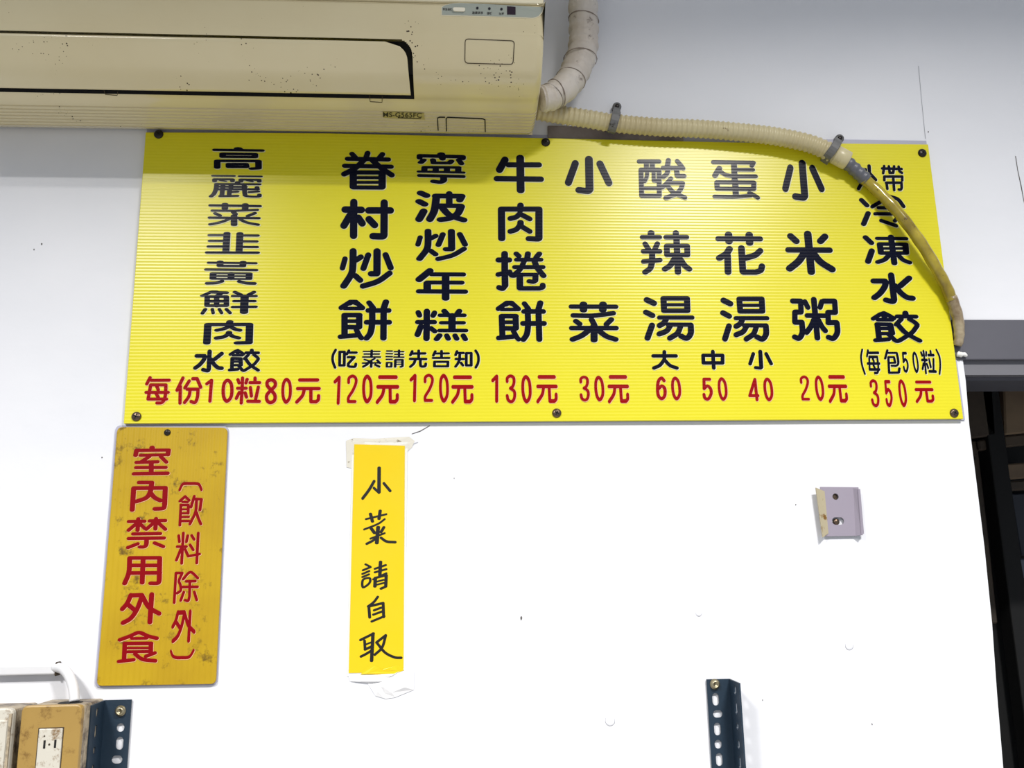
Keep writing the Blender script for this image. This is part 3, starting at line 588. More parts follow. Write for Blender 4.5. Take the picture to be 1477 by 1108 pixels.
# ------------------------------------------------------------------ small sign below
DS = 0.006
sg = thing('prohibition_sign', 'narrow ochre yellow sign with two columns of dark red characters under the menu board', 'sign', (P(232, 990, 0).x, 0, P(232, 990, 0).z))
poly = roundpoly([(169, 616), (328, 617), (311, 987), (139, 990)], 8)
v, f = slab([P(x, y, DS) for x, y in poly], .004); bevel(obj_at('panel', v, f, M_yel2, sg), .0006, 1)
poly = roundpoly([(166.5, 613.5), (330, 614.5), (313.5, 988.5), (136, 992)], 9)
v, f = slab([P(x, y, .002) for x, y in poly], .0019); obj_at('backing_sheet', v, f, M_back, sg)
screw(241.5, 624, DS, .0045, sg, M_screwd, .0025)
for k, g in GR.items(): letter('character', to_plane(g, DS), DS + .0003, [M_red2, M_halor], sg, .0007)
letter('character', fit(to_plane(GR['wai'], DS), (245.9, 879.2, 284.2, 927.8), DS), DS + .0003, [M_red2, M_halor], sg, .0007)

# ------------------------------------------------------------------ handwritten paper notice
DN = 0.0016
nt_ = thing('paper_notice', 'narrow yellow laminated paper strip with black handwritten characters, taped to the wall', 'notice', (P(545, 970, 0).x, 0, P(545, 970, 0).z))
v, f = slab([P(511, 641, DN), P(584, 643, DN), P(583, 800, DN), P(582, 966, DN), P(560, 970, DN), P(503, 971, DN), P(507, 800, DN)], .0006)
obj_at('paper', v, f, M_paper, nt_)
v, f = slab([P(508, 636, .0009), P(588, 638, .0009), P(586, 800, .0009), P(584.5, 967, .0009), P(560, 975, .0009), P(500.5, 976, .0009), P(504, 800, .0009)], .0005)
obj_at('laminate', v, f, M_lam, nt_)
def tape(pts, m, dep=.0005, amp=.0006, name='tape'):
    """small crumpled patch: fan from the centre with uneven heights"""
    c = Vector((sum(p[0] for p in pts) / len(pts), sum(p[1] for p in pts) / len(pts)))
    rings = [(1.0, 0), (.7, 1), (.35, 1)]; v = []; f = []; n = len(pts)
    for s, k in rings:
        for x, y in pts:
            v.append(P(c.x + (x - c.x) * s, c.y + (y - c.y) * s, dep + k * random.uniform(0, amp)))
    v.append(P(c.x, c.y, dep + amp * .6))
    for r in range(2):
        for i in range(n):
            j = (i + 1) % n; f.append((r * n + i, r * n + j, (r + 1) * n + j, (r + 1) * n + i))
    for i in range(n): f.append((2 * n + i, 2 * n + (i + 1) % n, 3 * n))
    o = obj_at(name, v, f, m, nt_)
    md = o.modifiers.new('thick', 'SOLIDIFY'); md.thickness = .0002
    return o
tape([(499, 636), (511, 632), (540, 633), (590, 630), (598, 636), (594, 646), (586, 652), (585, 641), (540, 640), (511, 640), (509, 676), (500, 674)], M_tapeg)
tape([(502, 972), (525, 976), (545, 972), (570, 971), (590, 960), (597, 966), (597, 995), (570, 1006), (556, 1008), (542, 1004), (530, 985), (505, 983)], M_tape, .0008, .005)
tape([(535, 958), (552, 966), (575, 959), (583, 967), (570, 972), (545, 973), (520, 973)], M_paper, .0019, .001)
for k, g in GP.items(): letter('character', [(a_, b_ * 1.22, c_ * 1.22) for a_, b_, c_ in to_plane(g, DN)], DN + .0002, [M_pen], nt_, 0)

# ------------------------------------------------------------------ air conditioner
ACX1 = P(776, 100, .11).x; ACX0 = ACX1 - .90
prof_px = [(192.5, .004), (191.5, .022), (189.5, .034), (160, .092), (146, .113), (134, .134), (105, .165), (70, .189), (48, .199), (44, .2005), (25, .208), (6, .213), (2, .214), (-40, .217)]
prof = [(d_, P(600, y_, d_).z) for y_, d_ in prof_px]
zt = prof[-1][1]
_c = catmull([Vector((a, b)) for a, b in prof[2:]], 6)
prof = prof[:2] + [(q.x, q.y) for q in _c]
prof += [(.214, zt + .10), (.205, zt + .135), (.185, zt + .15), (.004, zt + .15)]
def ac_hit(px, py, off=0.0):
    """where the line of sight meets the casing profile; off = metres proud of it"""
    d = ray(px, py); best = None
    for (da, za), (db, zb_) in zip(prof, prof[1:]):
        # point: y = -(da + s(db-da)), z = za + s(zb-za);  CAMP + d t
        a11 = d.y; a12 = (db - da); a21 = d.z; a22 = -(zb_ - za)
        r1 = -da - CAMP.y; r2 = za - CAMP.z
        det = a11 * a22 - a12 * a21
        if abs(det) < 1e-12: continue
        t = (r1 * a22 - a12 * r2) / det; s = (a11 * r2 - a21 * r1) / det
        if -1e-6 <= s <= 1 + 1e-6 and t > 0 and (best is None or t < best[0]):
            n = Vector((0, -(zb_ - za), -(db - da))).normalized()   # outward for a profile that runs out and up
            best = (t, n)
    t, n = best
    return CAMP + d * t + n * off
# fine profile
fine = []
for (da, za), (db, zb_) in zip(prof, prof[1:]):
    L = math.hypot(db - da, zb_ - za); k = max(1, int(L / .0016)) if za < P(600, 0, .21).z else max(1, int(L / .02))
    for i in range(k): fine.append((da + (db - da) * i / k, za + (zb_ - za) * i / k))
fine.append(prof[-1])
def prof_s(pt):      # arc position of a point (d, z) on the fine profile
    return min(range(len(fine)), key=lambda i: (fine[i][0] - pt[0]) ** 2 + (fine[i][1] - pt[1]) ** 2)
nrm = []
for i in range(len(fine)):
    a = fine[max(i - 1, 0)]; b = fine[min(i + 1, len(fine) - 1)]
    t = Vector((b[0] - a[0], b[1] - a[1])).normalized(); nrm.append(Vector((t.y, -t.x)))   # (d, z) outward
def yz(px, py): h = ac_hit(px, py); return (-h.y, h.z)
i_open0 = prof_s(yz(590, 143)); i_open1 = prof_s(yz(590, 55.5))
i_rib0 = prof_s(yz(590, 190)); i_rib1 = prof_s(yz(590, 161))
i_seam = prof_s(yz(650, 5))
XLR = ac_hit(596, 120).x; XLL = ACX0 + .075
xs = [ACX0]
for q in (.004, .012): xs.append(ACX0 + q)
CRX = .021
xs += [XLL - .0005, XLL, (XLL + XLR) / 2] + [XLR - CRX + CRX * k / 36 for k in range(37)] + [XLR + .0005]
rr = .010
for q in range(0, 7): xs.append(ACX1 - rr + rr * math.sin(q / 6 * math.pi / 2))
mz = sum(p[1] for p in fine) / len(fine); md_ = .11
CRS = .022; recset = set()
v = []; f = []; nI = len(fine)
for x in xs:
    e_ = min(1.0, (ACX1 - x) / rr); ins = rr * (1 - math.sqrt(max(0, 1 - (1 - e_) ** 2)))
    e2 = min(1.0, (x - ACX0) / rr); ins = max(ins, rr * (1 - math.sqrt(max(0, 1 - (1 - e2) ** 2))))
    rec = XLL - 1e-6 <= x <= XLR + 1e-6
    for i, (d_, z_) in enumerate(fine):
        o_ = -ins if i > 3 and i < nI - 1 else 0
        if i_rib0 < i < i_rib1: o_ -= .0035 if (i % 5 == 0) else 0
        if rec and i_open0 <= i < i_open1:
            sl = math.hypot(fine[i_open1][0] - d_, fine[i_open1][1] - z_)
            cut = CRX * (1 - math.sqrt(max(0, 1 - ((CRS - sl) / CRS) ** 2))) if sl < CRS else 0
            if x <= XLR - cut + 1e-6:
                kk = i - i_open0; o_ -= min(.034, .012 * kk)
                recset.add(len(v))
        if abs(i - i_seam) <= 0: o_ -= .004
        v.append((x, -(d_ + nrm[i].x * o_), z_ + nrm[i].y * o_))
for a in range(len(xs) - 1):
    for i in range(nI - 1):
        f.append((a * nI + i, a * nI + i + 1, (a + 1) * nI + i + 1, (a + 1) * nI + i))
f.append(tuple(range(nI - 1, -1, -1))); k = (len(xs) - 1) * nI; f.append(tuple(k + i for i in range(nI)))
for a in range(len(xs) - 1): f.append((a * nI, (a + 1) * nI, (a + 1) * nI + nI - 1, a * nI + nI - 1))
ac = thing('air_conditioner', 'yellowed cream wall air conditioner hanging above the left part of the menu board', 'air conditioner', ((ACX0 + ACX1) / 2, 0, prof[0][1]))
cas = obj_at('casing', v, f, [M_ac, M_acd], ac)
for p in cas.data.polygons:
    if len(p.vertices) == 4 and all(q in recset for q in p.vertices): p.material_index = 1
bm = bmesh.new(); bm.from_mesh(cas.data); bmesh.ops.recalc_face_normals(bm, faces=bm.faces); bm.to_mesh(cas.data); bm.free()
for p in cas.data.polygons:
    if len(p.vertices) == 4: p.use_smooth = True
cas.data.set_sharp_from_angle(angle=math.radians(28))
# front panel above the seam
fp = [(fine[i_seam + 1][0] + .0015, fine[i_seam + 1][1] + .0005), (.219, zt), (.216, zt + .10)]
pv = []; xa, xb = ACX0 + .001, ACX1 - .002
for x in (xa, xb):
    for d_, z_ in fp: pv.append((x, -d_, z_))
    for d_, z_ in reversed(fp): pv.append((x, -(d_ - .006), z_))
pf = [(0, 1, 2, 3, 4, 5), (11, 10, 9, 8, 7, 6)] + [(i, 6 + i, 6 + (i + 1) % 6, (i + 1) % 6) for i in range(6)]
o = obj_at('front_panel', pv, pf, M_acp, ac); bevel(o, .0012, 2)
bm = bmesh.new(); bm.from_mesh(o.data); bmesh.ops.recalc_face_normals(bm, faces=bm.faces); bm.to_mesh(o.data); bm.free()
# louver flap: a patch of the profile with a rounded upper right corner, lower edge lifted
i_l0 = prof_s(yz(590, 131)); i_l1 = prof_s(yz(590, 60.5))
rows = [i_l0 + (i_l1 - i_l0) * k / 16 for k in range(17)]
xr_low = ac_hit(592, 120).x
cr = ac_hit(592, 70).x - ac_hit(560, 70).x
v = []; f = []; NX = 12
for j, ri in enumerate(rows):
    i = int(ri); t = j / 16
    lift = .007 * (1 - t) ** 2 + .0006
    sl = (fine[i_l1][0] - fine[i][0]) ** 2 + (fine[i_l1][1] - fine[i][1]) ** 2
    sl = math.sqrt(sl); R_ = .021
    xe = xr_low - (.004 * t)                       # right edge leans a little
    if sl < R_: xe -= cr * .95 * (1 - math.sqrt(max(0, 1 - ((R_ - sl) / R_) ** 2)))
    for k in range(NX + 1):
        x = XLL + .003 + (xe - XLL - .003) * (1 - (1 - k / NX) ** 2.5)
        v.append((x, -(fine[i][0] + nrm[i].x * lift), fine[i][1] + nrm[i].y * lift))
for j in range(16):
    for k in range(NX):
        a = j * (NX + 1) + k; f.append((a, a + 1, a + NX + 2, a + NX + 1))
lou = obj_at('louver', v, f, M_ac, ac, True)
md = lou.modifiers.new('thick', 'SOLIDIFY'); md.thickness = .003; md.offset = 1 if lou.data.polygons[0].normal.y > 0 else -1
# things printed on or let into the casing
def patch(name, poly, off, th, m, parent=ac, mapper=ac_hit):
    pts = [mapper(x, y, off) for x, y in poly]; bk = [mapper(x, y, off - th) for x, y in poly]
    k = len(pts); ff = [tuple(range(k)), tuple(range(2 * k - 1, k - 1, -1))] + [(i, i + k, (i + 1) % k + k, (i + 1) % k) for i in range(k)]
    o = obj_at(name, pts + bk, ff, m, parent)
    bm = bmesh.new(); bm.from_mesh(o.data); bmesh.ops.recalc_face_normals(bm, faces=bm.faces); bm.to_mesh(o.data); bm.free()
    return o
cs = patch('control_strip', [(637.5, 21.5), (637.5, 10.5), (643, 7.5), (654, 5.5), (665, 4.9), (700, 6.2), (740, 8.4), (781, 10.6), (783, 11.5), (781.5, 17.5), (777, 22.8), (772, 25), (768, 25.5), (700, 23)], .0008, .0012, M_strip)
patch('strip_edge', [(636.5, 22.7), (636.5, 10), (642.7, 6.8), (654, 4.7), (665, 4.2), (783.5, 10.3), (784, 11.5), (782.6, 18), (777.6, 24), (772, 26.3), (768, 26.8), (700, 24.3)], .0004, .0008, M_acp)
bt = patch('button', roundpoly([(653.5, 11.5), (671, 12), (671, 17.3), (653.5, 16.8)], 2.4, 3), .003, .0026, M_btn, cs)
for x, y in [(688.5, 12), (705.8, 12.8), (723.2, 13.6)]:
    patch('indicator_light', [(x + 1.9 * math.cos(a * .6283), y + 2 * math.sin(a * .6283)) for a in range(10)], .0012, .0008, M_led, cs)
patch('receiver_window', [(731.3, 9.4), (743.6, 10), (743.6, 21.6), (731.3, 21.2)], .0012, .0008, M_recv, cs)
def print_text(name, txt, x, y, w, h, off, m, parent, mapper=ac_hit, name_font=None):
    cu = bpy.data.curves.new('t', 'FONT'); cu.body = txt; cu.offset = .012
    tmp = bpy.data.objects.new('tmp', cu); COL.objects.link(tmp)
    dg = bpy.context.evaluated_depsgraph_get(); me = bpy.data.meshes.new_from_object(tmp.evaluated_get(dg))
    vs = [Vector(q.co) for q in me.vertices]; fs = [tuple(p.vertices) for p in me.polygons]
    bpy.data.objects.remove(tmp); bpy.data.curves.remove(cu); bpy.data.meshes.remove(me)
    if not vs: return
    x0 = min(q.x for q in vs); x1 = max(q.x for q in vs); y0 = min(q.y for q in vs); y1 = max(q.y for q in vs)
    out = [mapper(x + (q.x - x0) / (x1 - x0) * w, y + h - (q.y - y0) / (y1 - y0) * h + (q.x - x0) / (x1 - x0) * w * .02, off) for q in vs]
    o = obj_at(name, out, fs, m, parent)
    for p in o.data.polygons:
        if p.normal.y > 0: p.flip()
    return o
print_text('lettering', '緊急運轉', 638.8, 12, 13.5, 3.6, .0011, M_print, cs)
print_text('lettering', '連續清淨', 681, 16.6, 15.5, 4, .0011, M_print, cs)
print_text('lettering', '運轉', 702.2, 17.4, 7.5, 4, .0011, M_print, cs)
print_text('lettering', '定時', 719.6, 17.9, 7.5, 4, .0011, M_print, cs)
ml = patch('model_label', [(552, 160.3), (611.5, 163), (612.8, 172.2), (553, 169.6)], .0006, .0008, M_label)
print_text('lettering', 'MS-G565FC', 552.5, 161, 56, 7, .0009, M_print, ml)
patch('print_line', [(574, 168.6), (607, 170), (607, 171), (574, 169.7)], .0009, .0002, M_print, ml)
def outline(name, poly, w, off, m, closed=True, parent=ac):
    """thin raised frame of a seam along an image polygon on the casing"""
    raw = [Vector(p) for p in poly]; pts = []
    for i in range(len(raw) if closed else len(raw) - 1):
        a, b = raw[i], raw[(i + 1) % len(raw)]; k = max(1, int((b - a).length / 2.5))
        pts += [a + (b - a) * (q / k) for q in range(k)]
    if not closed: pts.append(raw[-1])
    n = len(pts); A = []; Bq = []
    for i, p in enumerate(pts):
        a = pts[i - 1] if (closed or i > 0) else p; b = pts[(i + 1) % n] if (closed or i < n - 1) else p
        t = (b - a).normalized(); nn = Vector((-t.y, t.x)) * w / 2
        A.append(ac_hit(*(p + nn), off)); Bq.append(ac_hit(*(p - nn), off))
    v = A + Bq; f = [(i, (i + 1) % n, n + (i + 1) % n, n + i) for i in range(n if closed else n - 1)]
    o = obj_at(name, v, f, m, parent)
    md = o.modifiers.new('thick', 'SOLIDIFY'); md.thickness = .0004
    return o
rp_ = roundpoly([(671, 56), (742, 59), (740, 93), (670.5, 91)], 5, 4)
outline('access_cover_seam', rp_, 1.1, .0005, M_line)
for seg in ([(632, 188), (631, 170), (634, 168.8), (642, 169)], [(644, 189), (643.5, 171), (645.5, 169), (670, 170), (696, 171), (699.5, 172.5), (700, 190)]):
    outline('drain_cover_seam', seg, 1.5, .0006, M_blk, False)
outline('clip_seam', [(533, 137), (534, 146.5), (551, 147.5), (551.5, 139)], .8, .0005, M_line, False)
outline('clip_seam', [(150, 130), (152, 136), (169, 137.5), (170, 132)], .8, .0005, M_line, False)

M_seam = mat('dark_tape_seam', lin(132, 120, 112), .7)
# ------------------------------------------------------------------ wrapped refrigerant pipe
def path(pts): return [P(x, y, d_) for x, y, d_ in pts]
pp = catmull(path([(842, -60, .045), (841, 0, .045), (842, 45, .045), (840, 75, .048), (831, 100, .054), (819, 121, .064), (803, 135, .074), (790, 141, .080), (780, 143, .082)]), 10)
rad = []
for i in range(len(pp)):
    t = i / (len(pp) - 1); r = .0215 if t < .5 else .0215 - (t - .5) * .008
    r += .0022 * ((i % 7) / 7) - .0004 + .0006 * math.sin(i * 1.7)
    rad.append(r)
v, f = sweep(pp, rad, 28)
seams = [(16, -.3), (34, .5), (47, .3), (61, -.4), (66, .5)]
pipe = tag(obj('wrapped_pipe', v, f, M_wrap, smooth=True), 'thick dirty white tape-wrapped pipe coming down beside the air conditioner', 'pipe')
v, f = sweep(catmull(path([(812, 97, .014), (803, 112, .014), (792, 122, .02), (781, 129, .03)]), 6), .0045, 12)
for k_, tl in seams:
    if k_ + 1 >= len(pp): continue
    t_ = (pp[k_ + 1] - pp[k_ - 1]).normalized(); a_ = Vector((0, -1, 0)); a_ = (a_ - t_ * a_.dot(t_)).normalized(); b_ = t_.cross(a_)
    ring = [pp[k_] + (a_ * math.cos(q) + b_ * math.sin(q)) * (rad[k_] + .0006) + t_ * (tl * .012 * math.sin(q)) for q in [i * math.pi / 14 for i in range(29)]]
    v, f = sweep(ring, [.0003 + .0006 * random.random() for _ in ring], 6, False)
    obj_at('tape_seam', v, f, M_seam, pipe)
cable = tag(obj('signal_cable', v, f, M_wrap, smooth=True), 'thin grey-white cable curving behind the air conditioner next to the wrapped pipe', 'cable')

# ------------------------------------------------------------------ drain hose: corrugated part, cuff, taped joint, clear tube
hose = thing('drain_hose', 'cream corrugated drain hose along the top of the menu board, ending in a yellow tube', 'hose', P(1000, 186, 0))
hp = resample(catmull(path([(775, 160, .030), (800, 164.5, .029), (850, 172, .027), (887, 178, .026), (950, 183.5, .0255), (1010, 186, .0255), (1070, 191, .0255), (1120, 197, .0255), (1165, 206.5, .0255), (1192, 217, .0255), (1212, 227, .0255)]), 12), .0011)
pit = .0078; rad = []
for i in range(len(hp)):
    ph = (i * .0011 % pit) / pit
    rad.append(.0132 + .0006 * math.sin(ph * 2 * math.pi) ** 3 + .0004 * math.sin(ph * 2 * math.pi))
v, f = sweep(hp, rad, 24); obj_at('corrugated_section', v, f, M_hose, hose, True)
cp = path([(1203, 222, .0255), (1204, 222.5, .0255), (1222, 232, .0255), (1223, 232.5, .0255)])
v, f = sweep(cp, [.0125, .0142, .0142, .0125], 28); obj_at('cuff', v, f, M_hose, hose, True)
gp = catmull(path([(1214, 228, .0255), (1228, 240, .022), (1240, 251, .021), (1250, 260, .020)]), 8)
v, f = sweep(gp, [.0098 + .0008 * math.sin(i * 1.3) for i in range(len(gp))], 20); obj_at('tape_wrap', v, f, M_gtape, hose, True)
tp = catmull(path([(1244, 256, .020), (1262, 272, .020), (1286, 296, .026), (1310, 325, .029), (1332, 356, .029), (1351, 388, .025), (1365, 414, .020), (1373, 434, .018)]), 8)
v, f = sweep(tp, [.0083 + .0003 * math.sin(i * .9) for i in range(len(tp))], 20); obj_at('clear_tube', v, f, M_tube, hose, True)
tq = catmull(path([(1371.5, 428, .0185), (1378, 446, .016), (1382, 462, .014), (1383.5, 478, .012), (1383, 490, .010), (1381, 499, .008)]), 6)
v, f = sweep(tq, [.0084 - .0022 * (i / (len(tq) - 1)) ** 2 + .0003 * math.sin(i) for i in range(len(tq))], 20); obj_at('stained_end', v, f, M_tube2, hose, True)
v, f = sweep(catmull(path([(1380, 510, .004), (1385, 511.5, .006), (1390, 511, .007), (1395, 514, .007)]), 5), [.002, .004, .0045, .004, .0035, .0038, .0042, .0038, .003, .0026, .003, .0033, .003, .0026, .0022, .001], 12)
tag(obj('sealant_blob', v, f, M_seal, smooth=True), 'small white blob of sealant just below the end of the yellow tube', 'sealant')
# saddle clips
def clip(cx, cy, tx, ty, bx, by, dep, label):
    t = thing('pipe_clip', label, 'clip', P(cx, cy, 0), 'grey saddle clips on the drain hose')
    c = P(cx, cy, dep); top = P(tx, ty, .006); bot = P(bx, by, .006)
    ax = (P(tx, ty, dep) - P(bx, by, dep)).normalized(); w = Vector((ax.z, 0, -ax.x)) * .0062
    if w.x < 0: w = -w
    R = .0172; v = []; f = []; rows = []
    rows.append(top + ax * .0); 
    arc = []
    for k in range(13):
        a = math.pi * k / 12; arc.append((c + ax * (R * math.cos(a)) + Vector((0, -R * math.sin(a), 0))))
    pts = [top, (top + arc[1]) / 2 + Vector((0, -.002, 0))] + arc[1:-1] + [bot]
    for i, p in enumerate(pts):
        ww = w * (.62 if i == 0 else .85 if i == 1 else 1)
        v += [p - ww, p + ww]
    n = len(pts)
    for i in range(n - 1): f.append((2 * i, 2 * i + 1, 2 * i + 3, 2 * i + 2))
    o = obj_at('strap', v, f, M_clip, t, False)
    md = o.modifiers.new('thick', 'SOLIDIFY'); md.thickness = .0022; md.offset = 0
    bevel(o, .0006, 1)
    nb = top + Vector((0, .006, 0))
    v, f = lathe(nb, (0, -1, 0), [(.0068, -.0), (.0068, .009), (.0062, .0105), (.001, .0107)], 18); b_ = obj_at('nail_boss', v, f, M_clip, t, True)
    v, f = lathe(nb, (0, -1, 0), [(.0034, .0104), (.0034, .0115), (.0028, .0122), (.0002, .0122)], 14); obj_at('nail', v, f, M_screwd, b_, True)
clip(885, 177.5, 889.5, 155, 880, 192, .0255, 'grey plastic clip with a nail holding the hose right of the air conditioner')
clip(1199, 217, 1210, 201, 1188, 235, .0255, 'grey plastic clip with a nail at the cuff end of the hose, tilted')

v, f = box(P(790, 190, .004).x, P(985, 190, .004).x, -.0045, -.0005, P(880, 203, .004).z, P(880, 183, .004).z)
o = obj_at('grey_brown_strip', v, f, mat('mottled_grey_brown_strip', lin(150, 140, 136), .45, var=lin(110, 100, 98), vscale=26), board); bevel(o, .0006, 1)  # thin strip added for the grey-brown area behind the hose
# ------------------------------------------------------------------ small metal wall bracket
q = P(1207, 775, 0)
br = thing('wall_bracket', 'small empty pale metal bracket with two holes on the white wall at right', 'bracket', (q.x, 0, q.z))
def wpl(dep): return lambda co: Vector((co.x, -dep - co.z, co.y))
def pw(x, y, dep=0): p = P(x, y, dep); return (p.x, p.z)
M1 = .00094
out = [pw(1181, 703), pw(1236, 703.5), pw(1239, 773), pw(1186, 774)]
hc = pw(1203, 717); sc = pw(1206.5, 752)
plate_holes('back_plate', out, [[(hc[0] + .0046 * math.cos(a * .524), hc[1] + .0046 * math.sin(a * .524)) for a in range(12)], slot(sc[0], sc[1], .0175, .0105)], .0016, M_brk, br, wpl(.0045))
v, f = lathe(P(1203, 717, .0), (0, -1, 0), [(.0044, .0005), (.0044, .002), (.0002, .0022)], 14); obj_at('screw', v, f, M_steel, br)
v, f = lathe(P(1205, 753, .0), (0, -1, 0), [(.0046, .0005), (.0046, .0035), (.003, .005), (.0002, .0052)], 14); obj_at('screw', v, f, M_steel, br, True)
def quadslab(name, a, b, c_, d_, th, m, parent):
    n = (b - a).cross(d_ - a).normalized() * th
    v = [a, b, c_, d_, a + n, b + n, c_ + n, d_ + n]
    f = [(0, 1, 2, 3), (7, 6, 5, 4), (0, 4, 5, 1), (1, 5, 6, 2), (2, 6, 7, 3), (3, 7, 4, 0)]
    o = obj_at(name, v, f, m, parent)
    bm = bmesh.new(); bm.from_mesh(o.data); bmesh.ops.recalc_face_normals(bm, faces=bm.faces); bm.to_mesh(o.data); bm.free()
    return o
fl = quadslab('flange', P(1177, 703.5, .012), P(1190, 709, .005), P(1195.5, 769, .005), P(1187, 775.5, .012), .0014, M_brkb, br)
fl['label'] = 'dirty beige flange'
bevel(quadslab('flange', P(1229, 703.5, .004), P(1239, 705, .012), P(1244, 772, .012), P(1232, 773.5, .004), .0014, M_brk, br), .0004, 1)
bevel(quadslab('lip', P(1238, 705, .012), P(1241, 705.5, .008), P(1246.5, 770, .008), P(1243, 772, .012), .0012, M_brk, br), .0003, 1)

# ------------------------------------------------------------------ slotted angle posts
def angle_post(xl_, xr_, ytop, side, bolt, holes, pholes, label):
    """side +1: the outstanding leg is at the right edge, -1 at the left edge"""
    p0 = P(xl_, ytop, .002); p1 = P(xr_, ytop, .002)
    xa, xb, zt_ = p0.x, p1.x, p0.z
    t = thing('slotted_angle_post', label, 'shelf upright', ((xa + xb) / 2, 0, 0), 'slotted steel uprights on the wall')
    hl = []
    zs = []
    for (x, y, w, h) in holes:
        q = P(x, y, .002); hl.append(slot(q.x, q.z, w, h)); zs.append((q.x, q.z, w, h))
    # the pattern repeats down to the floor
    cxm = zs[-1][0]; z = zs[-1][1]; k = 0
    base = [(q[2], q[3]) for q in zs]
    while z > .08:
        z -= .0225; w, h = base[k % len(base)]; k += 1
        hl.append(slot(cxm, z, w, h))
    leg = plate_holes('wall_leg', [(xa, 0.0), (xb, 0.0), (xb, zt_), (xa, zt_)], hl, .002, M_angle, t, wpl(.003))
    xs_ = xb if side > 0 else xa
    dp = .047; hl = []; z = zt_ - .012; k = 0
    while z > .06:
        h_ = (.012, .016, .009)[k % 3]; hl.append(slot(.027, z, .0075, h_)); z -= .0225; k += 1
    c45 = .006
    leg2 = plate_holes('front_leg', [(.002, 0), (dp, 0), (dp, zt_ - .001), (.002, zt_)], hl, .002, M_angle, t,
                       lambda co: Vector((xs_ - side * .001 + side * 0 + co.z, -co.x, co.y)))
    bx, by = bolt; c = P(bx, by, .004)
    v, f = lathe(c, (0, -1, 0), [(.0068, 0), (.0068, .0012), (.0054, .0013), (.0054, .0045), (.0045, .006), (.0026, .006), (.0024, .004), (.0002, .004)], 20)
    bo = obj_at('bolt', v, f, M_brass, t, True)
    return t
angle_post(1018.5, 1053, 980, 1, (1031, 987), [(1031.7, 1008.7, .0088, .0158), (1034.8, 1029.7, .0128, .0095), (1034.3, 1051.5, .0088, .016), (1035.4, 1073.4, .0095, .011), (1037, 1095.5, .0088, .016)], None,
           'blue-grey slotted steel upright with a bolt, standing alone below the menu board at right')
angle_post(150, 190.5, 1010, -1, (174, 1025.5), [(174.4, 1049.4, .0098, .0105), (173.2, 1072, .0092, .0158), (169.4, 1095.5, .0135, .0098)], None,
           'blue-grey slotted steel upright next to the tan wall socket at lower left')

# ------------------------------------------------------------------ socket boxes, trunking and its cable
def wall_box(px0, px1, pytop, dep, w_label, m_plate, zlen, label, socket):
    a = P(px0, pytop, dep); b = P(px1, pytop, dep)
    t = thing('wall_socket' if socket else 'wall_box', label, 'socket' if socket else 'wall box', ((a.x + b.x) / 2, 0, a.z - zlen))
    v, f = box(a.x + .002, b.x - .001, -(dep - .008), 0.0, a.z - zlen, a.z - .0015)
    if socket:
        # box with a knocked-out hole in its top
        bm = bmesh.new()
        vs = [bm.verts.new(q) for q in v]
        for q in f: bm.faces.new([vs[i] for i in q])
        o_me = bpy.data.meshes.new('box'); bm.to_mesh(o_me); bm.free()
        vv = [tuple(q.co) for q in o_me.vertices]; o = obj_at('box', vv, f, M_boxs, t)
        bevel(o, .004, 3)
        hc_ = Vector(((a.x + b.x) / 2 + .008, -(dep - .034), a.z - .0016))
        v, f = lathe(hc_, (0, 0, 1), [(.0145, -.001), (.0145, .0006), (.0002, .0007)], 20)
        obj_at('knockout_hole', [(Vector(q) - hc_) * 1 + hc_ for q in v], f, M_blk, t)
    else:
        o = obj_at('box', v, f, M_boxs, t); bevel(o, .003, 2)
    poly = [(a.x, a.z), (b.x, a.z), (b.x, a.z - zlen), (a.x, a.z - zlen)]
    rp = roundpoly([poly[3], poly[2], poly[1], poly[0]], .008, 5)
    v, f = slab([Vector((x, -dep, z)) for x, z in rp], .009)
    pl = obj_at('cover_plate', v, f, m_plate, t); bevel(pl, .0018, 2, 50)
    return t, pl, a, b
ts, pl, a, b = wall_box(31.5, 119, 1018.5, .075, 0, M_plate, .122, 'aged tan double socket box with a white socket insert at lower left', True)
W = b.x - a.x
q0 = P(56, 1051.5, .0765); q1 = P(90.5, 1051.5, .0765)
v, f = box(q0.x, q1.x, -.0768, -.073, q0.z - .068, q0.z); bevel(obj_at('insert_gap', *box(q0.x - .001, q1.x + .001, -.0756, -.073, q0.z - .069, q0.z + .001), M_line, ts), .0003, 1); ins = obj_at('socket_insert', v, f, M_sock, ts); bevel(ins, .0012, 2)
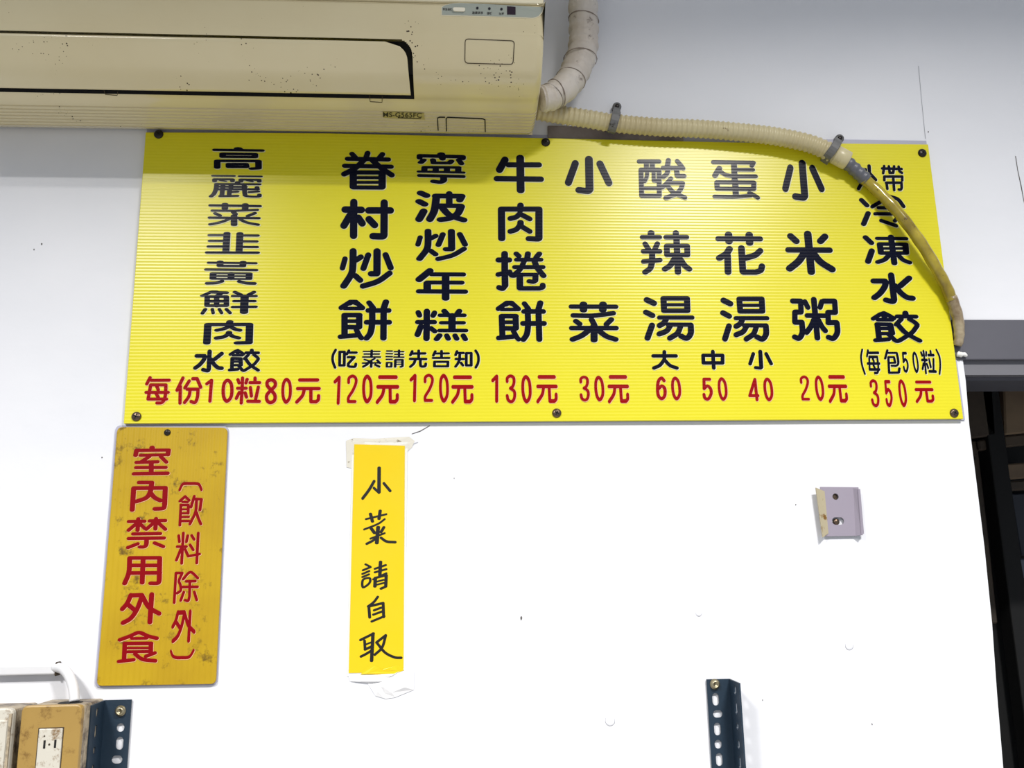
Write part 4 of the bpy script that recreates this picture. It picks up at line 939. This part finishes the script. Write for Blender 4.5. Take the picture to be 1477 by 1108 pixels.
for zz in (0, -.036):
    for x, y in ((64, 1074), (79.6, 1073)):
        c = P(x, y, .077); v, f = box(c.x - .0012, c.x + .0012, -.0772, -.0762, c.z - .0046 + zz, c.z + .0046 + zz); obj_at('pin_slot', v, f, M_blk, ins)
    c = P(71, 1074, .077); v, f = lathe(c + Vector((0, 0, zz)), (0, -1, 0), [(.0012, -.0006), (.0012, .0003), (.0001, .0003)], 10); obj_at('centre_mark', v, f, M_line, ins)
c = P(64, 1062, .077)
obj_at('status_mark', *lathe(c, (0, -1, 0), [(.0009, -.0006), (.0009, .0003), (.0001, .0003)], 10), M_line, ins)
ts2, pl2, a2, b2 = wall_box(-66, 20, 1024, .070, 0, M_sock, .122, 'grimy white wall box at the lower left corner, cut off by the frame', False)
q0 = P(-44, 1040, .0715); q1 = P(11, 1040, .0715)
v, f = box(q0.x, q1.x, -.0718, -.068, q0.z - .08, q0.z); bevel(obj_at('front_insert', v, f, M_sock, ts2), .002, 2)
# plate rim
v, f = box(b2.x - .004, b2.x - .001, -.0722, -.069, a2.z - .118, a2.z - .006); obj_at('rim', v, f, M_boxs, ts2)
# trunking
z0 = P(40, 959.5, .013).z; z1 = P(40, 974, .013).z; xe = P(79.5, 966, .013).x
v, f = box(xl + .01, xe, -.013, 0, z1, z0)
trk = struct(obj('trim_3', v, f, M_trunk)); bevel(trk, .002, 2)
tag(trk, 'white cable trunking', 'trunking')
del trk['label']; del trk['category']
v, f = box(xe - .0005, xe + .0022, -.0135, -.0005, z1 - .002, z0 + .003); bevel(obj_at('open_end', v, f, M_line, trk), .001, 1)
cc = catmull(path([(80, 963.5, .008), (85, 963.5, .011), (92, 966, .017), (99, 974, .024), (104, 986, .031), (106.5, 998, .037), (107.5, 1012, .041)]), 8)
v, f = sweep(cc, .0062, 18)
tag(obj('power_cable', v, f, M_trunk, smooth=True), 'short thick white cable bending from the trunking into the tan socket box', 'cable')
# painted cable scraps along the box top: grime line on the wall
print('objects', len(bpy.data.objects))
